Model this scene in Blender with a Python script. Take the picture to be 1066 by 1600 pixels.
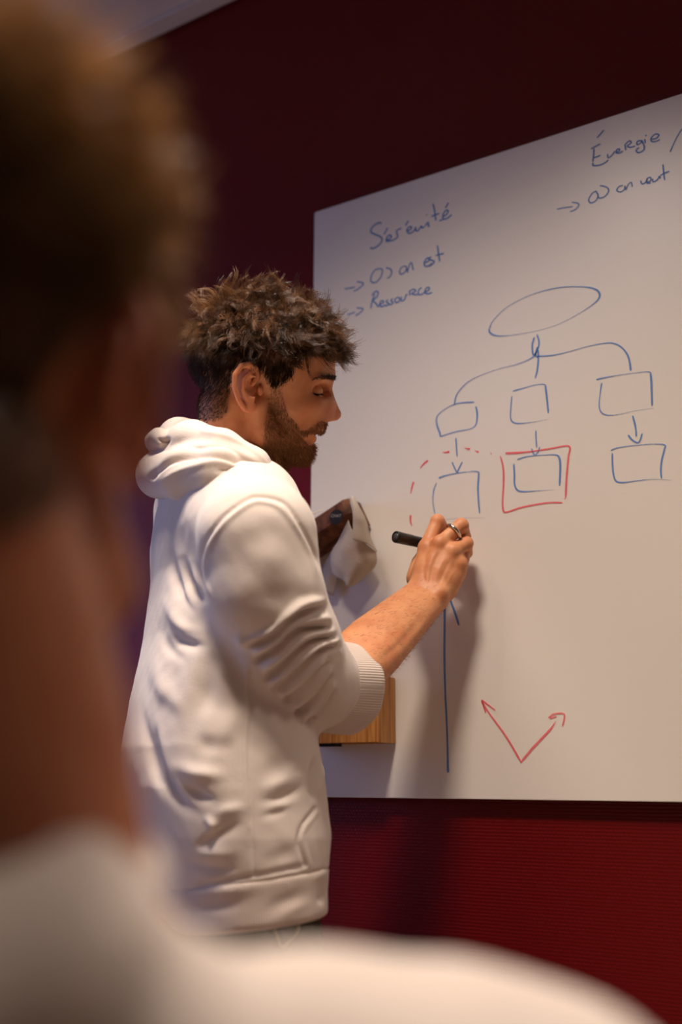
import bpy, bmesh, math, random
import numpy as np
from mathutils import Matrix, Vector

for o in list(bpy.data.objects):
    bpy.data.objects.remove(o)
scene = bpy.context.scene
COL = scene.collection
rng = np.random.default_rng(7)
random.seed(7)

# ------------------------------------------------------------------ camera
CAM = np.array([0.923, -1.463, 1.10])
YAW, PITCH, ROLL = 0.5311, 0.2629, 0.0045
FPX, PX0, PY0 = 35.0 / 36.0 * 1600.0, 533.0, 800.0
FWD = np.array([-math.sin(YAW) * math.cos(PITCH), math.cos(YAW) * math.cos(PITCH), math.sin(PITCH)])
RH = np.array([math.cos(YAW), math.sin(YAW), 0.0])          # horizontal, to the right of the view
FH = np.array([-math.sin(YAW), math.cos(YAW), 0.0])         # horizontal, along the view
UH = np.cross(RH, FWD)
RC = math.cos(ROLL) * RH + math.sin(ROLL) * UH
UC = np.cross(RC, FWD)
ZUP = np.array([0.0, 0.0, 1.0])
cam_data = bpy.data.cameras.new('camera')
cam = bpy.data.objects.new('camera', cam_data)
COL.objects.link(cam)
m = Matrix.Identity(4)
for i, v in enumerate((RC, UC, -FWD)):
    for j in range(3):
        m[j][i] = v[j]
m.translation = Vector(CAM)
cam.matrix_world = m
cam_data.lens = 35.0
cam_data.sensor_width = 36.0
cam_data.sensor_fit = 'AUTO'
cam_data.clip_start = 0.01
cam_data.dof.use_dof = True
cam_data.dof.focus_distance = 1.47
cam_data.dof.aperture_fstop = 1.8
scene.camera = cam

# ------------------------------------------------------------------ world, colour management
world = bpy.data.worlds.new('world')
scene.world = world
world.use_nodes = True
world.node_tree.nodes['Background'].inputs[0].default_value = (0.35, 0.45, 0.75, 1)
world.node_tree.nodes['Background'].inputs[1].default_value = 0.25
scene.view_settings.view_transform = 'Standard'
scene.view_settings.look = 'None'
scene.view_settings.gamma = 1.0
scene.view_settings.use_curve_mapping = False
scene.view_settings.exposure = 0.36

ROOM_X0, ROOM_X1, ROOM_Y0, WALL_Y, CEIL_Z = -2.3, 3.2, -4.2, 0.017, 2.797

# cool evening daylight that enters through the window in the left wall
wl = bpy.data.lights.new('window_daylight', 'AREA')
wl.shape = 'RECTANGLE'; wl.size = 1.7; wl.size_y = 1.1
wl.energy = 19.0
wl.color = (0.30, 0.45, 1.0)
wlo = bpy.data.objects.new('window_daylight', wl)
COL.objects.link(wlo)
wlo.location = (ROOM_X0 + 0.03, -1.35, 1.60)
wlo.rotation_euler = (0, math.radians(-72), 0)

# recessed ceiling downlights, the last two added as unseen fill: x, y, watts, cone (deg), blend, aim offset (x, y), colour
WARM = (1.0, 0.85, 0.73)
DOWNLIGHTS = [
    (-0.06, -0.76, 70.0, 60, 0.5, (0.03, 0.10), WARM),
    (0.46, -0.94, 150.0, 122, 0.9, (0.0, 0.0), WARM),
    (1.45, -0.72, 78.0, 100, 0.95, (0.0, 0.0), WARM),  # added fill lamp, brightens the right of the board and the red wall
    (-1.1, -2.7, 90.0, 84, 0.6, (0.0, 0.0), WARM),  # added lamp out of view, warms the ceiling by floor bounce
]

# ------------------------------------------------------------------ helpers
def ray(px, py):
    return FWD + (px - PX0) / FPX * RC - (py - PY0) / FPX * UC

def W(px, py, d):
    """world point seen at pixel (px, py) whose horizontal distance along the view is d"""
    r = ray(px, py)
    return CAM + r * (d / (r @ FH))

def WB(px, py, off=0.0):
    """world point seen at pixel (px, py) that stands off the whiteboard face (Y = 0) by off"""
    r = ray(px, py)
    return CAM + r * ((-off - CAM[1]) / r[1])

def project(P):
    d = P - CAM
    z = d @ FWD
    return PX0 + FPX * (d @ RC) / z, PY0 - FPX * (d @ UC) / z, z

def material(name, color, rough=0.6, metal=0.0, spec=0.5, sheen=0.0):
    m = bpy.data.materials.new(name)
    m.use_nodes = True
    b = m.node_tree.nodes['Principled BSDF']
    b.inputs['Base Color'].default_value = (*color, 1)
    b.inputs['Roughness'].default_value = rough
    b.inputs['Metallic'].default_value = metal
    b.inputs['Specular IOR Level'].default_value = spec
    b.inputs['Sheen Weight'].default_value = sheen
    return m

def nt(m):
    return m.node_tree.nodes, m.node_tree.links, m.node_tree.nodes['Principled BSDF']

def srgb(r, g, b):
    f = lambda c: (c / 255 / 12.92) if c <= 10 else ((c / 255 + 0.055) / 1.055) ** 2.4
    return (f(r), f(g), f(b))

def noise_bump(m, scale=300, strength=0.2, dist=0.001, detail=3, stretch=(1, 1, 1), coord='Object'):
    N, L, b = nt(m)
    tc = N.new('ShaderNodeTexCoord'); mp = N.new('ShaderNodeMapping')
    mp.inputs['Scale'].default_value = stretch
    nz = N.new('ShaderNodeTexNoise'); nz.inputs['Scale'].default_value = scale
    nz.inputs['Detail'].default_value = detail
    bp = N.new('ShaderNodeBump'); bp.inputs['Strength'].default_value = strength
    bp.inputs['Distance'].default_value = dist
    L.new(tc.outputs[coord], mp.inputs[0]); L.new(mp.outputs[0], nz.inputs['Vector'])
    L.new(nz.outputs[0], bp.inputs['Height']); L.new(bp.outputs[0], b.inputs['Normal'])
    return nz

def noise_color(m, c0, c1, scale=5, detail=4, stretch=(1, 1, 1), lo=0.35, hi=0.65):
    N, L, b = nt(m)
    tc = N.new('ShaderNodeTexCoord'); mp = N.new('ShaderNodeMapping')
    mp.inputs['Scale'].default_value = stretch
    nz = N.new('ShaderNodeTexNoise'); nz.inputs['Scale'].default_value = scale
    nz.inputs['Detail'].default_value = detail
    cr = N.new('ShaderNodeValToRGB')
    cr.color_ramp.elements[0].position = lo; cr.color_ramp.elements[0].color = (*c0, 1)
    cr.color_ramp.elements[1].position = hi; cr.color_ramp.elements[1].color = (*c1, 1)
    L.new(tc.outputs['Object'], mp.inputs[0]); L.new(mp.outputs[0], nz.inputs['Vector'])
    L.new(nz.outputs[0], cr.inputs[0]); L.new(cr.outputs[0], b.inputs['Base Color'])
    return cr

def link(name, mesh, parent=None, mat=None):
    o = bpy.data.objects.new(name, mesh)
    COL.objects.link(o)
    if mat is not None:
        mesh.materials.append(mat)
    if parent is not None:
        o.parent = parent
        o.matrix_parent_inverse = parent.matrix_world.inverted() if parent.type != 'EMPTY' else Matrix.Translation(-parent.location)
    return o

def pymesh(name, verts, faces, smooth=True):
    me = bpy.data.meshes.new(name)
    verts = np.asarray(verts, dtype=np.float32)
    faces = np.asarray(faces, dtype=np.int32)
    k = faces.shape[1]
    me.vertices.add(len(verts)); me.vertices.foreach_set('co', verts.ravel())
    me.loops.add(faces.size); me.loops.foreach_set('vertex_index', faces.ravel())
    me.polygons.add(len(faces))
    me.polygons.foreach_set('loop_start', np.arange(len(faces), dtype=np.int32) * k)
    me.polygons.foreach_set('loop_total', np.full(len(faces), k, dtype=np.int32))
    if smooth:
        me.polygons.foreach_set('use_smooth', np.ones(len(faces), dtype=bool))
    me.update(calc_edges=True)
    me.validate()
    return me

def bm_mesh(name, bm, smooth=False):
    me = bpy.data.meshes.new(name)
    bmesh.ops.recalc_face_normals(bm, faces=bm.faces)
    bm.to_mesh(me); bm.free()
    if smooth:
        for p in me.polygons:
            p.use_smooth = True
    return me

def box_bm(x0, x1, y0, y1, z0, z1, bevel=0.0, seg=2):
    bm = bmesh.new()
    bmesh.ops.create_cube(bm, size=1)
    for v in bm.verts:
        v.co = Vector(((x0 + x1) / 2 + v.co.x * (x1 - x0), (y0 + y1) / 2 + v.co.y * (y1 - y0), (z0 + z1) / 2 + v.co.z * (z1 - z0)))
    if bevel:
        bmesh.ops.bevel(bm, geom=bm.edges[:], offset=bevel, segments=seg, profile=0.5, affect='EDGES')
    return bm

def tag(o, label=None, cat=None, group=None, kind=None):
    if label: o['label'] = label
    if cat: o['category'] = cat
    if group: o['group'] = group
    if kind: o['kind'] = kind
    return o

def empty(name, loc):
    o = bpy.data.objects.new(name, None)
    COL.objects.link(o)
    o.location = loc
    o.empty_display_size = 0.05
    return o

def catmull(pts, n=6, closed=False):
    P = np.asarray(pts, dtype=float)
    if len(P) < 3 and not closed:
        t = np.linspace(0, 1, n + 1)[:, None]
        return P[0] * (1 - t) + P[-1] * t
    if closed:
        Q = np.vstack([P[-1], P, P[0], P[1]])
    else:
        Q = np.vstack([2 * P[0] - P[1], P, 2 * P[-1] - P[-2]])
    out = []
    for i in range(1, len(Q) - 2):
        p0, p1, p2, p3 = Q[i - 1], Q[i], Q[i + 1], Q[i + 2]
        t = np.linspace(0, 1, n, endpoint=False)[:, None]
        out.append(0.5 * ((2 * p1) + (-p0 + p2) * t + (2 * p0 - 5 * p1 + 4 * p2 - p3) * t ** 2 + (-p0 + 3 * p1 - 3 * p2 + p3) * t ** 3))
    out = np.vstack(out)
    if not closed:
        out = np.vstack([out, P[-1]])
    return out

def tube(path, radii, sides=8, closed=False, cap=True, flat=None):
    """swept tube; flat=(axis vector, factor) squashes the section along an axis"""
    P = np.asarray(path, float); n = len(P)
    R = np.broadcast_to(np.asarray(radii, float), (n,))
    T = np.gradient(P, axis=0) if not closed else (np.roll(P, -1, 0) - np.roll(P, 1, 0))
    T /= np.linalg.norm(T, axis=1)[:, None] + 1e-12
    ref = np.array([0.31, 0.53, 0.79]); V = []
    u = np.cross(T[0], ref); u /= np.linalg.norm(u)
    for i in range(n):
        u = u - T[i] * (u @ T[i]); u /= np.linalg.norm(u) + 1e-12
        w = np.cross(T[i], u)
        for s in range(sides):
            a = 2 * math.pi * s / sides
            off = (math.cos(a) * u + math.sin(a) * w) * R[i]
            if flat is not None:
                ax, fa = flat
                off = off - ax * (off @ ax) * (1 - fa)
            V.append(P[i] + off)
    F = []
    m_ = n if closed else n - 1
    for i in range(m_):
        j = (i + 1) % n
        for s in range(sides):
            t = (s + 1) % sides
            F.append((i * sides + s, i * sides + t, j * sides + t, j * sides + s))
    V = np.array(V); F = np.array(F)
    if cap and not closed:
        c0, c1 = len(V), len(V) + 1
        V = np.vstack([V, P[0], P[-1]])
        C = []
        for s in range(sides):
            t = (s + 1) % sides
            C.append((c0, t, s, s)); C.append((c1, (n - 1) * sides + s, (n - 1) * sides + t, (n - 1) * sides + t))
        return V, F, np.array(C)
    return V, F, None

def mesh_from(name, V, F, C=None, smooth=True):
    me = bpy.data.meshes.new(name)
    faces = [tuple(int(i) for i in f) for f in F]
    if C is not None:
        faces += [tuple(int(i) for i in c[:3]) for c in C]
    me.from_pydata([tuple(v) for v in V], [], faces)
    if smooth:
        for p in me.polygons:
            p.use_smooth = True
    me.update()
    return me

def tube_obj(name, path, radii, mat, parent=None, **kw):
    return link(name, mesh_from(name, *tube(path, radii, **kw)), parent, mat)
# ------------------------------------------------------------------ room shell
M_wall = material('red_vinyl_wallpaper', srgb(98, 1, 2), rough=0.40, spec=0.28)
def build_weave(m):
    N, L, b = nt(m)
    tc = N.new('ShaderNodeTexCoord'); sp = N.new('ShaderNodeSeparateXYZ')
    L.new(tc.outputs['Object'], sp.inputs[0])
    def math_(op, a, bv=None, c=None):
        n = N.new('ShaderNodeMath'); n.operation = op
        for i, v in enumerate((a, bv, c)):
            if v is None: continue
            if isinstance(v, (int, float)): n.inputs[i].default_value = v
            else: L.new(v, n.inputs[i])
        return n.outputs[0]
    nz = N.new('ShaderNodeTexNoise'); nz.inputs['Scale'].default_value = 60; nz.inputs['Detail'].default_value = 2
    L.new(tc.outputs['Object'], nz.inputs['Vector'])
    wob = math_('MULTIPLY', nz.outputs[0], 1.4)
    rows = math_('ADD', math_('MULTIPLY', sp.outputs['Z'], 2 * math.pi / 0.0050), wob)
    row_s = math_('SINE', rows)
    sh = math_('MULTIPLY', math_('FLOOR', math_('MULTIPLY', sp.outputs['Z'], 1 / 0.0050)), 2.6)
    cols = math_('SINE', math_('ADD', math_('ADD', math_('MULTIPLY', sp.outputs['X'], 2 * math.pi / 0.0062), sh), wob))
    h = math_('ADD', row_s, math_('MULTIPLY', cols, 0.75))
    bp = N.new('ShaderNodeBump'); bp.inputs['Strength'].default_value = 0.32; bp.inputs['Distance'].default_value = 0.0005
    L.new(h, bp.inputs['Height']); L.new(bp.outputs[0], b.inputs['Normal'])
build_weave(M_wall)
M_plain = material('warm_grey_wall_paint', srgb(104, 78, 72), rough=0.9); noise_bump(M_plain, 180, 0.15, 0.001)
M_ceil = material('matt_ceiling_paint', srgb(214, 196, 184), rough=0.95); noise_bump(M_ceil, 220, 0.12, 0.0008)
M_trim = material('ceiling_trim_paint', srgb(206, 186, 172), rough=0.8); noise_bump(M_trim, 90, 0.08, 0.0006)
M_floor = material('beige_carpet', srgb(186, 164, 144), rough=1.0); noise_bump(M_floor, 500, 0.6, 0.003)
M_white = material('white_lacquer', srgb(225, 222, 216), rough=0.35); noise_bump(M_white, 50, 0.03, 0.0004)
M_glass = bpy.data.materials.new('window_glass'); M_glass.use_nodes = True
_b = M_glass.node_tree.nodes['Principled BSDF']
_b.inputs['Base Color'].default_value = (0.85, 0.92, 1, 1); _b.inputs['Roughness'].default_value = 0.02
_b.inputs['Transmission Weight'].default_value = 1.0; _b.inputs['IOR'].default_value = 1.45

def struct(name, bm, mat, parent=None):
    o = link(name, bm_mesh(name, bm), parent, mat)
    if parent is None: o['kind'] = 'structure'
    return o

T = 0.12
struct('floor', box_bm(ROOM_X0 - T, ROOM_X1 + T, ROOM_Y0 - T, WALL_Y + T, -0.1, 0.0), M_floor)
struct('ceiling', box_bm(ROOM_X0 - T, ROOM_X1 + T, ROOM_Y0 - T, WALL_Y + T, CEIL_Z, CEIL_Z + 0.1), M_ceil)
struct('wall_back', box_bm(ROOM_X0 - T, ROOM_X1 + T, WALL_Y, WALL_Y + T, 0.0, CEIL_Z), M_wall)
struct('wall_right', box_bm(ROOM_X1, ROOM_X1 + T, ROOM_Y0, WALL_Y, 0.0, CEIL_Z), M_plain)
struct('wall_front', box_bm(ROOM_X0 - T, ROOM_X1 + T, ROOM_Y0 - T, ROOM_Y0, 0.0, CEIL_Z), M_plain)
# left wall with a window opening
WY0, WY1, WZ0, WZ1 = -2.25, -0.45, 0.95, 2.25
bm = box_bm(ROOM_X0 - T, ROOM_X0, ROOM_Y0, WY0, 0, CEIL_Z)
def add_box(bm, *a):
    t = box_bm(*a); me = bpy.data.meshes.new('tmp'); t.to_mesh(me); t.free(); bm.from_mesh(me); bpy.data.meshes.remove(me)
add_box(bm, ROOM_X0 - T, ROOM_X0, WY1, WALL_Y, 0, CEIL_Z)
add_box(bm, ROOM_X0 - T, ROOM_X0, WY0, WY1, 0, WZ0)
add_box(bm, ROOM_X0 - T, ROOM_X0, WY0, WY1, WZ1, CEIL_Z)
struct('wall_left', bm, M_plain)
win = tag(empty('window_1', (ROOM_X0 - 0.06, (WY0 + WY1) / 2, WZ0)), kind='structure')
fr = box_bm(ROOM_X0 - 0.09, ROOM_X0 - 0.03, WY0, WY0 + 0.05, WZ0, WZ1)
add_box(fr, ROOM_X0 - 0.09, ROOM_X0 - 0.03, WY1 - 0.05, WY1, WZ0, WZ1)
add_box(fr, ROOM_X0 - 0.09, ROOM_X0 - 0.03, WY0 + 0.05, WY1 - 0.05, WZ0, WZ0 + 0.05)
add_box(fr, ROOM_X0 - 0.09, ROOM_X0 - 0.03, WY0 + 0.05, WY1 - 0.05, WZ1 - 0.05, WZ1)
add_box(fr, ROOM_X0 - 0.085, ROOM_X0 - 0.035, (WY0 + WY1) / 2 - 0.025, (WY0 + WY1) / 2 + 0.025, WZ0 + 0.05, WZ1 - 0.05)
link('window_frame', bm_mesh('window_frame', fr), win, M_white)
for a, b_ in ((WY0 + 0.05, (WY0 + WY1) / 2 - 0.025), ((WY0 + WY1) / 2 + 0.025, WY1 - 0.05)):
    link('pane', bm_mesh('pane', box_bm(ROOM_X0 - 0.064, ROOM_X0 - 0.058, a, b_, WZ0 + 0.05, WZ1 - 0.05)), win, M_glass)
# ceiling edge strip along the red wall
struct('trim_1', box_bm(ROOM_X0, ROOM_X1, WALL_Y - 0.045, WALL_Y - 0.004, CEIL_Z - 0.014, CEIL_Z, 0.003), M_trim)
struct('baseboard_back', box_bm(ROOM_X0, ROOM_X1, WALL_Y - 0.014, WALL_Y, 0, 0.07, 0.003), M_white)

# downlights in the ceiling, added fill lamps included
M_metal = material('brushed_steel', srgb(190, 190, 192), rough=0.3, metal=1.0); noise_bump(M_metal, 200, 0.05, 0.0003, stretch=(1, 1, 12))
M_lens = bpy.data.materials.new('lamp_lens'); M_lens.use_nodes = True
_n = M_lens.node_tree.nodes['Principled BSDF']
_n.inputs['Emission Color'].default_value = (1, 0.82, 0.62, 1); _n.inputs['Emission Strength'].default_value = 6
def downlight(i, x, y, watt, cone, blend, aim, colr):
    root = empty('downlight', (x, y, CEIL_Z))
    a = np.linspace(0, 2 * math.pi, 40, endpoint=False)
    ring = np.stack([x + 0.046 * np.cos(a), y + 0.046 * np.sin(a), np.full(40, CEIL_Z - 0.003)], 1)
    tube_obj('bezel', ring, 0.006, M_metal, root, sides=8, closed=True)
    bm = bmesh.new(); bmesh.ops.create_circle(bm, cap_ends=True, radius=0.041, segments=32)
    bmesh.ops.translate(bm, verts=bm.verts, vec=(x, y, CEIL_Z - 0.0015))
    link('lens', bm_mesh('lens', bm), root, M_lens)
    L = bpy.data.lights.new('downlight_lamp', 'SPOT')
    L.energy = watt; L.color = colr; L.spot_size = math.radians(cone); L.spot_blend = blend
    L.shadow_soft_size = 0.16
    o = bpy.data.objects.new('downlight_lamp', L); COL.objects.link(o)
    o.location = (x, y, CEIL_Z - 0.02)
    o.rotation_euler = Vector((aim[0], aim[1], -1)).to_track_quat('-Z', 'Y').to_euler()
    return root
DL_LABELS = ['round recessed ceiling downlight between the two people', 'round recessed ceiling downlight close above the whiteboard',
             'added out-of-view fill downlight far right of the whiteboard', 'added out-of-view bounce downlight beside the window wall']
for i, d in enumerate(DOWNLIGHTS):
    tag(downlight(i, *d), DL_LABELS[i], 'downlight')
# ------------------------------------------------------------------ glass whiteboard
BX0, BX1, BZ0, BZ1, BT = 0.0, 1.65, 1.0724, 2.1724, 0.006
M_board = material('white_enamelled_glass', srgb(230, 222, 212), rough=0.32, spec=0.35)
noise_bump(M_board, 700, 0.05, 0.0003)
M_edge = material('glass_edge', srgb(214, 216, 208), rough=0.15); noise_bump(M_edge, 60, 0.02, 0.0003)
board = tag(empty('whiteboard', (0.8, 0.0, BZ0)), 'large white glass whiteboard covered in blue and red marker diagrams', 'whiteboard')
def rrect_prism(x0, x1, z0, z1, y0, y1, r, n=6):
    pts = []
    for cx, cz, a0 in ((x1 - r, z1 - r, 0), (x0 + r, z1 - r, 90), (x0 + r, z0 + r, 180), (x1 - r, z0 + r, 270)):
        for k in range(n + 1):
            a = math.radians(a0 + 90 * k / n)
            pts.append((cx + r * math.cos(a), cz + r * math.sin(a)))
    bm = bmesh.new()
    f = bm.faces.new([bm.verts.new((x, y0, z)) for x, z in pts])
    g = bmesh.ops.extrude_face_region(bm, geom=[f])
    bmesh.ops.translate(bm, verts=[v for v in g['geom'] if isinstance(v, bmesh.types.BMVert)], vec=(0, y1 - y0, 0))
    return bm
bm = rrect_prism(BX0, BX1, BZ0, BZ1, 0.0, BT, 0.004)
bmesh.ops.recalc_face_normals(bm, faces=bm.faces)
bmesh.ops.bevel(bm, geom=[e for e in bm.edges if abs(e.verts[0].co.y) < 1e-6 and abs(e.verts[1].co.y) < 1e-6], offset=0.0012, segments=2, profile=0.5, affect='EDGES')
link('glass_panel', bm_mesh('glass_panel', bm), board, M_board)
# standoff rail behind the glass
link('mounting_rail', bm_mesh('mounting_rail', box_bm(BX0 + 0.10, BX1 - 0.10, BT, WALL_Y, BZ1 - 0.14, BZ1 - 0.09)), board, M_metal)
link('mounting_rail', bm_mesh('mounting_rail', box_bm(BX0 + 0.10, BX1 - 0.10, BT, WALL_Y, BZ0 + 0.09, BZ0 + 0.14)), board, M_metal)

def marker_mat(name, col):
    m = material(name, col, rough=0.55, spec=0.25)
    N, L, b = nt(m)
    at = N.new('ShaderNodeAttribute'); at.attribute_name = 'ink'
    tc = N.new('ShaderNodeTexCoord'); nz = N.new('ShaderNodeTexNoise'); nz.inputs['Scale'].default_value = 260; nz.inputs['Detail'].default_value = 3
    L.new(tc.outputs['Object'], nz.inputs['Vector'])
    mr = N.new('ShaderNodeMapRange'); mr.inputs['From Min'].default_value = 0.3; mr.inputs['From Max'].default_value = 0.7
    mr.inputs['To Min'].default_value = 0.72; mr.inputs['To Max'].default_value = 1.0
    L.new(nz.outputs[0], mr.inputs['Value'])
    mu = N.new('ShaderNodeMath'); mu.operation = 'MULTIPLY'
    L.new(mr.outputs[0], mu.inputs[0]); L.new(at.outputs['Fac'], mu.inputs[1]); L.new(mu.outputs[0], b.inputs['Alpha'])
    return m
M_blue = marker_mat('blue_marker_ink', srgb(86, 136, 202))
M_red = marker_mat('red_marker_ink', srgb(240, 82, 96))

def ink(name, strokes, mat, crop, width=2.6, alpha=0.9, label=None, n=5):
    """strokes: lists of (x, y[, width factor[, ink]]) in a zoomed crop (x0, y0, scale) of the photograph, laid on the glass"""
    x0, y0, sc = crop
    V, F, A = [], [], []
    for s in strokes:
        P = np.array([(p[0] / sc + x0, p[1] / sc + y0, p[2] if len(p) > 2 else 1.0, p[3] if len(p) > 3 else 1.0) for p in s], float)
        C = catmull(P, n) if len(P) > 2 else catmull(P, 8)
        pts = np.array([WB(c[0], c[1], 0.0) for c in C])
        T = np.gradient(pts[:, [0, 2]], axis=0); T /= np.linalg.norm(T, axis=1)[:, None] + 1e-9
        Nn = np.stack([-T[:, 1], T[:, 0]], 1)
        zc = (pts - CAM) @ FWD
        hw = 0.5 * width * np.clip(C[:, 2], 0.1, 3) * zc / FPX
        base = len(V)
        prof = ((-1.0, 0.0), (-0.72, 1.0), (0.72, 1.0), (1.0, 0.0))
        y = -0.0005 - 0.00002 * len(F) / 50
        ext = [(-0.8, 0), (0, None)]
        for i in range(len(pts)):
            end = 0.55 if i in (0, len(pts) - 1) else 1.0
            for w_, a_ in prof:
                V.append((pts[i, 0] + Nn[i, 0] * hw[i] * w_ * end, -0.0006 - 0.0002 * a_, pts[i, 2] + Nn[i, 1] * hw[i] * w_ * end))
                A.append(alpha * C[i, 3] * (1.0 if a_ else 0.35))
        for i in range(len(pts) - 1):
            for k in range(3):
                a = base + i * 4 + k
                F.append((a, a + 1, a + 5, a + 4))
    me = bpy.data.meshes.new(name); me.from_pydata(V, [], F); me.update()
    at = me.attributes.new('ink', 'FLOAT', 'POINT'); at.data.foreach_set('value', np.clip(A, 0, 1).astype(np.float32))
    o = link(name, me, board, mat)
    if label: o['label'] = label
    return o

c1 = (530, 300, 5.33)
ink('handwritten_word', [
    [(355, 262), (330, 258), (280, 290), (268, 335), (310, 358), (352, 378), (355, 415), (320, 452), (285, 470), (258, 466)],
    [(408, 300), (392, 325), (378, 355)],
    [(388, 400), (420, 395), (436, 368), (415, 362), (395, 392), (400, 412), (440, 405), (470, 392), (488, 372), (480, 335), (488, 318), (522, 302)],
    [(580, 240), (565, 262), (556, 282)],
    [(562, 322), (590, 318), (606, 296), (585, 292), (566, 320), (585, 345), (622, 328), (640, 296), (640, 320), (660, 322), (685, 285), (692, 300), (715, 288)],
    [(715, 285), (742, 255), (745, 285), (757, 282)], [(731, 190), (733, 197)],
    [(782, 98), (796, 150), (802, 200), (808, 240)], [(770, 205), (810, 190), (838, 178)],
    [(914, 90), (900, 112), (888, 135)],
    [(868, 205), (895, 190), (910, 160), (890, 155), (868, 190), (868, 225), (900, 222), (940, 190)], [(835, 240), (868, 232)]],
    M_blue, c1, 2.7, 0.9, 'blue handwritten word Sérénité')
c2 = (530, 380, 5.33)
ink('drawn_arrow', [[(45, 382), (90, 376), (135, 366)], [(148, 322), (195, 330), (200, 348), (160, 382), (122, 402)]], M_blue, c2, 2.4, 0.85)
ink('drawn_arrow', [[(68, 598), (100, 588), (135, 574)], [(145, 540), (195, 545), (196, 560), (165, 588), (135, 604)]], M_blue, c2, 2.4, 0.85)
ink('handwritten_word', [
    [(345, 212), (300, 225), (268, 280), (272, 325), (310, 325), (350, 280), (362, 225), (345, 212)], [(392, 205), (425, 215), (440, 240), (425, 280), (400, 292)]],
    M_blue, c2, 2.5, 0.85, 'blue handwritten word Où')
ink('handwritten_word', [
    [(545, 190), (515, 210), (506, 250), (525, 258), (555, 235), (562, 200), (545, 190)], [(565, 215), (575, 245)], [(570, 235), (590, 175), (605, 165), (612, 195), (622, 228)]],
    M_blue, c2, 2.5, 0.85, 'blue handwritten word on')
ink('handwritten_word', [
    [(715, 165), (745, 150), (750, 125), (728, 130), (710, 165), (720, 192), (750, 188), (775, 165)], [(770, 110), (752, 135), (790, 150), (785, 170), (755, 190), (735, 188)],
    [(820, 18), (828, 80), (840, 155)], [(805, 105), (840, 95), (875, 86)]], M_blue, c2, 2.8, 0.9, 'blue handwritten word est')
ink('handwritten_word', [
    [(265, 548), (275, 490), (300, 420)], [(272, 440), (300, 405), (325, 408), (318, 445), (285, 478), (310, 505), (325, 528), (338, 515)],
    [(338, 510), (365, 500), (372, 485), (350, 482), (340, 510), (355, 530), (385, 515)], [(410, 470), (395, 488), (415, 505), (395, 522), (385, 515)],
    [(450, 460), (432, 478), (450, 495), (430, 512), (415, 508)], [(490, 450), (465, 470), (475, 495), (500, 485), (505, 460), (490, 450)],
    [(520, 445), (520, 480), (545, 470), (560, 432), (572, 430)], [(590, 400), (590, 438)], [(580, 405), (620, 385), (640, 400), (605, 420), (640, 430), (660, 425)],
    [(690, 372), (665, 390), (662, 425), (690, 428), (710, 410)], [(712, 405), (745, 395), (752, 372), (728, 375), (715, 410), (740, 422), (778, 412)]],
    M_blue, c2, 2.6, 0.9, 'blue handwritten word Ressource')
c3 = (860, 180, 5.175)
ink('handwritten_word', [
    [(435, 122), (410, 150), (380, 185)], [(330, 275), (365, 255), (408, 232)], [(355, 270), (352, 320), (345, 380)], [(350, 345), (378, 338), (408, 325)], [(345, 385), (350, 408), (400, 405), (445, 385), (472, 362)],
    [(465, 315), (470, 345), (500, 325), (525, 290)], [(535, 300), (558, 290), (560, 275), (540, 280), (535, 305), (560, 308), (590, 290)],
    [(605, 235), (612, 285)], [(605, 240), (640, 210), (655, 225), (625, 250), (650, 262), (690, 250)],
    [(735, 205), (705, 215), (705, 240), (735, 225), (740, 205), (760, 250), (755, 285), (715, 305), (695, 285), (720, 262)],
    [(765, 195), (770, 228)], [(772, 162), (778, 170)], [(820, 195), (855, 190), (880, 162), (850, 155), (818, 185), (820, 212), (850, 215), (888, 198)]],
    M_blue, c3, 2.7, 0.88, 'blue handwritten word Énergie')
ink('drawn_slash', [[(1066, 110), (1020, 190), (985, 265), (972, 298)], [(985, 268), (970, 298)]], M_blue, c3, 2.2, 0.8)
ink('drawn_arrow', [[(55, 762), (110, 750), (185, 740)], [(175, 705), (220, 712), (232, 728), (205, 762), (160, 782)]], M_blue, c3, 2.3, 0.8)
ink('handwritten_word', [
    [(378, 612), (340, 635), (312, 685), (330, 710), (370, 692), (388, 650), (372, 620)], [(385, 640), (395, 670), (440, 660), (472, 620), (465, 590), (430, 575), (402, 572)]],
    M_blue, c3, 2.5, 0.82, 'blue handwritten word Où')
ink('handwritten_word', [
    [(590, 568), (555, 580), (540, 610), (570, 622), (600, 600), (605, 570)], [(605, 575), (612, 608)], [(612, 605), (630, 565), (655, 545), (665, 582)]], M_blue, c3, 2.4, 0.8, 'blue handwritten word on')
ink('handwritten_word', [
    [(732, 530), (745, 558), (775, 540), (785, 515)], [(785, 545), (815, 530), (810, 505), (785, 515), (785, 550), (815, 548)], [(828, 515), (835, 540), (865, 525), (885, 495), (890, 515)],
    [(912, 398), (918, 460), (926, 528)], [(890, 490), (925, 470), (965, 455)]], M_blue, c3, 2.6, 0.85, 'blue handwritten word veut')
c4 = (740, 430, 4.845)
ink('drawn_ellipse', [[(120, 410, 1.0), (150, 345, 0.7, .8), (260, 240, 0.6, .75), (440, 148, 0.6, .75), (640, 96, 0.9, .9), (800, 88, 0.8, .9), (910, 102, 1.2), (955, 140, 1.4), (940, 190, 1.1), (850, 260, 0.7, .7), (690, 350, 0.5, .6), (560, 400, 0.45, .55), (400, 438, 0.5, .6), (260, 458, 0.6, .7), (170, 458, 1.0), (125, 435, 1.2), (120, 405, 1.1)]],
    M_blue, c4, 2.6, 0.85, 'thin blue hand-drawn ellipse')
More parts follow.
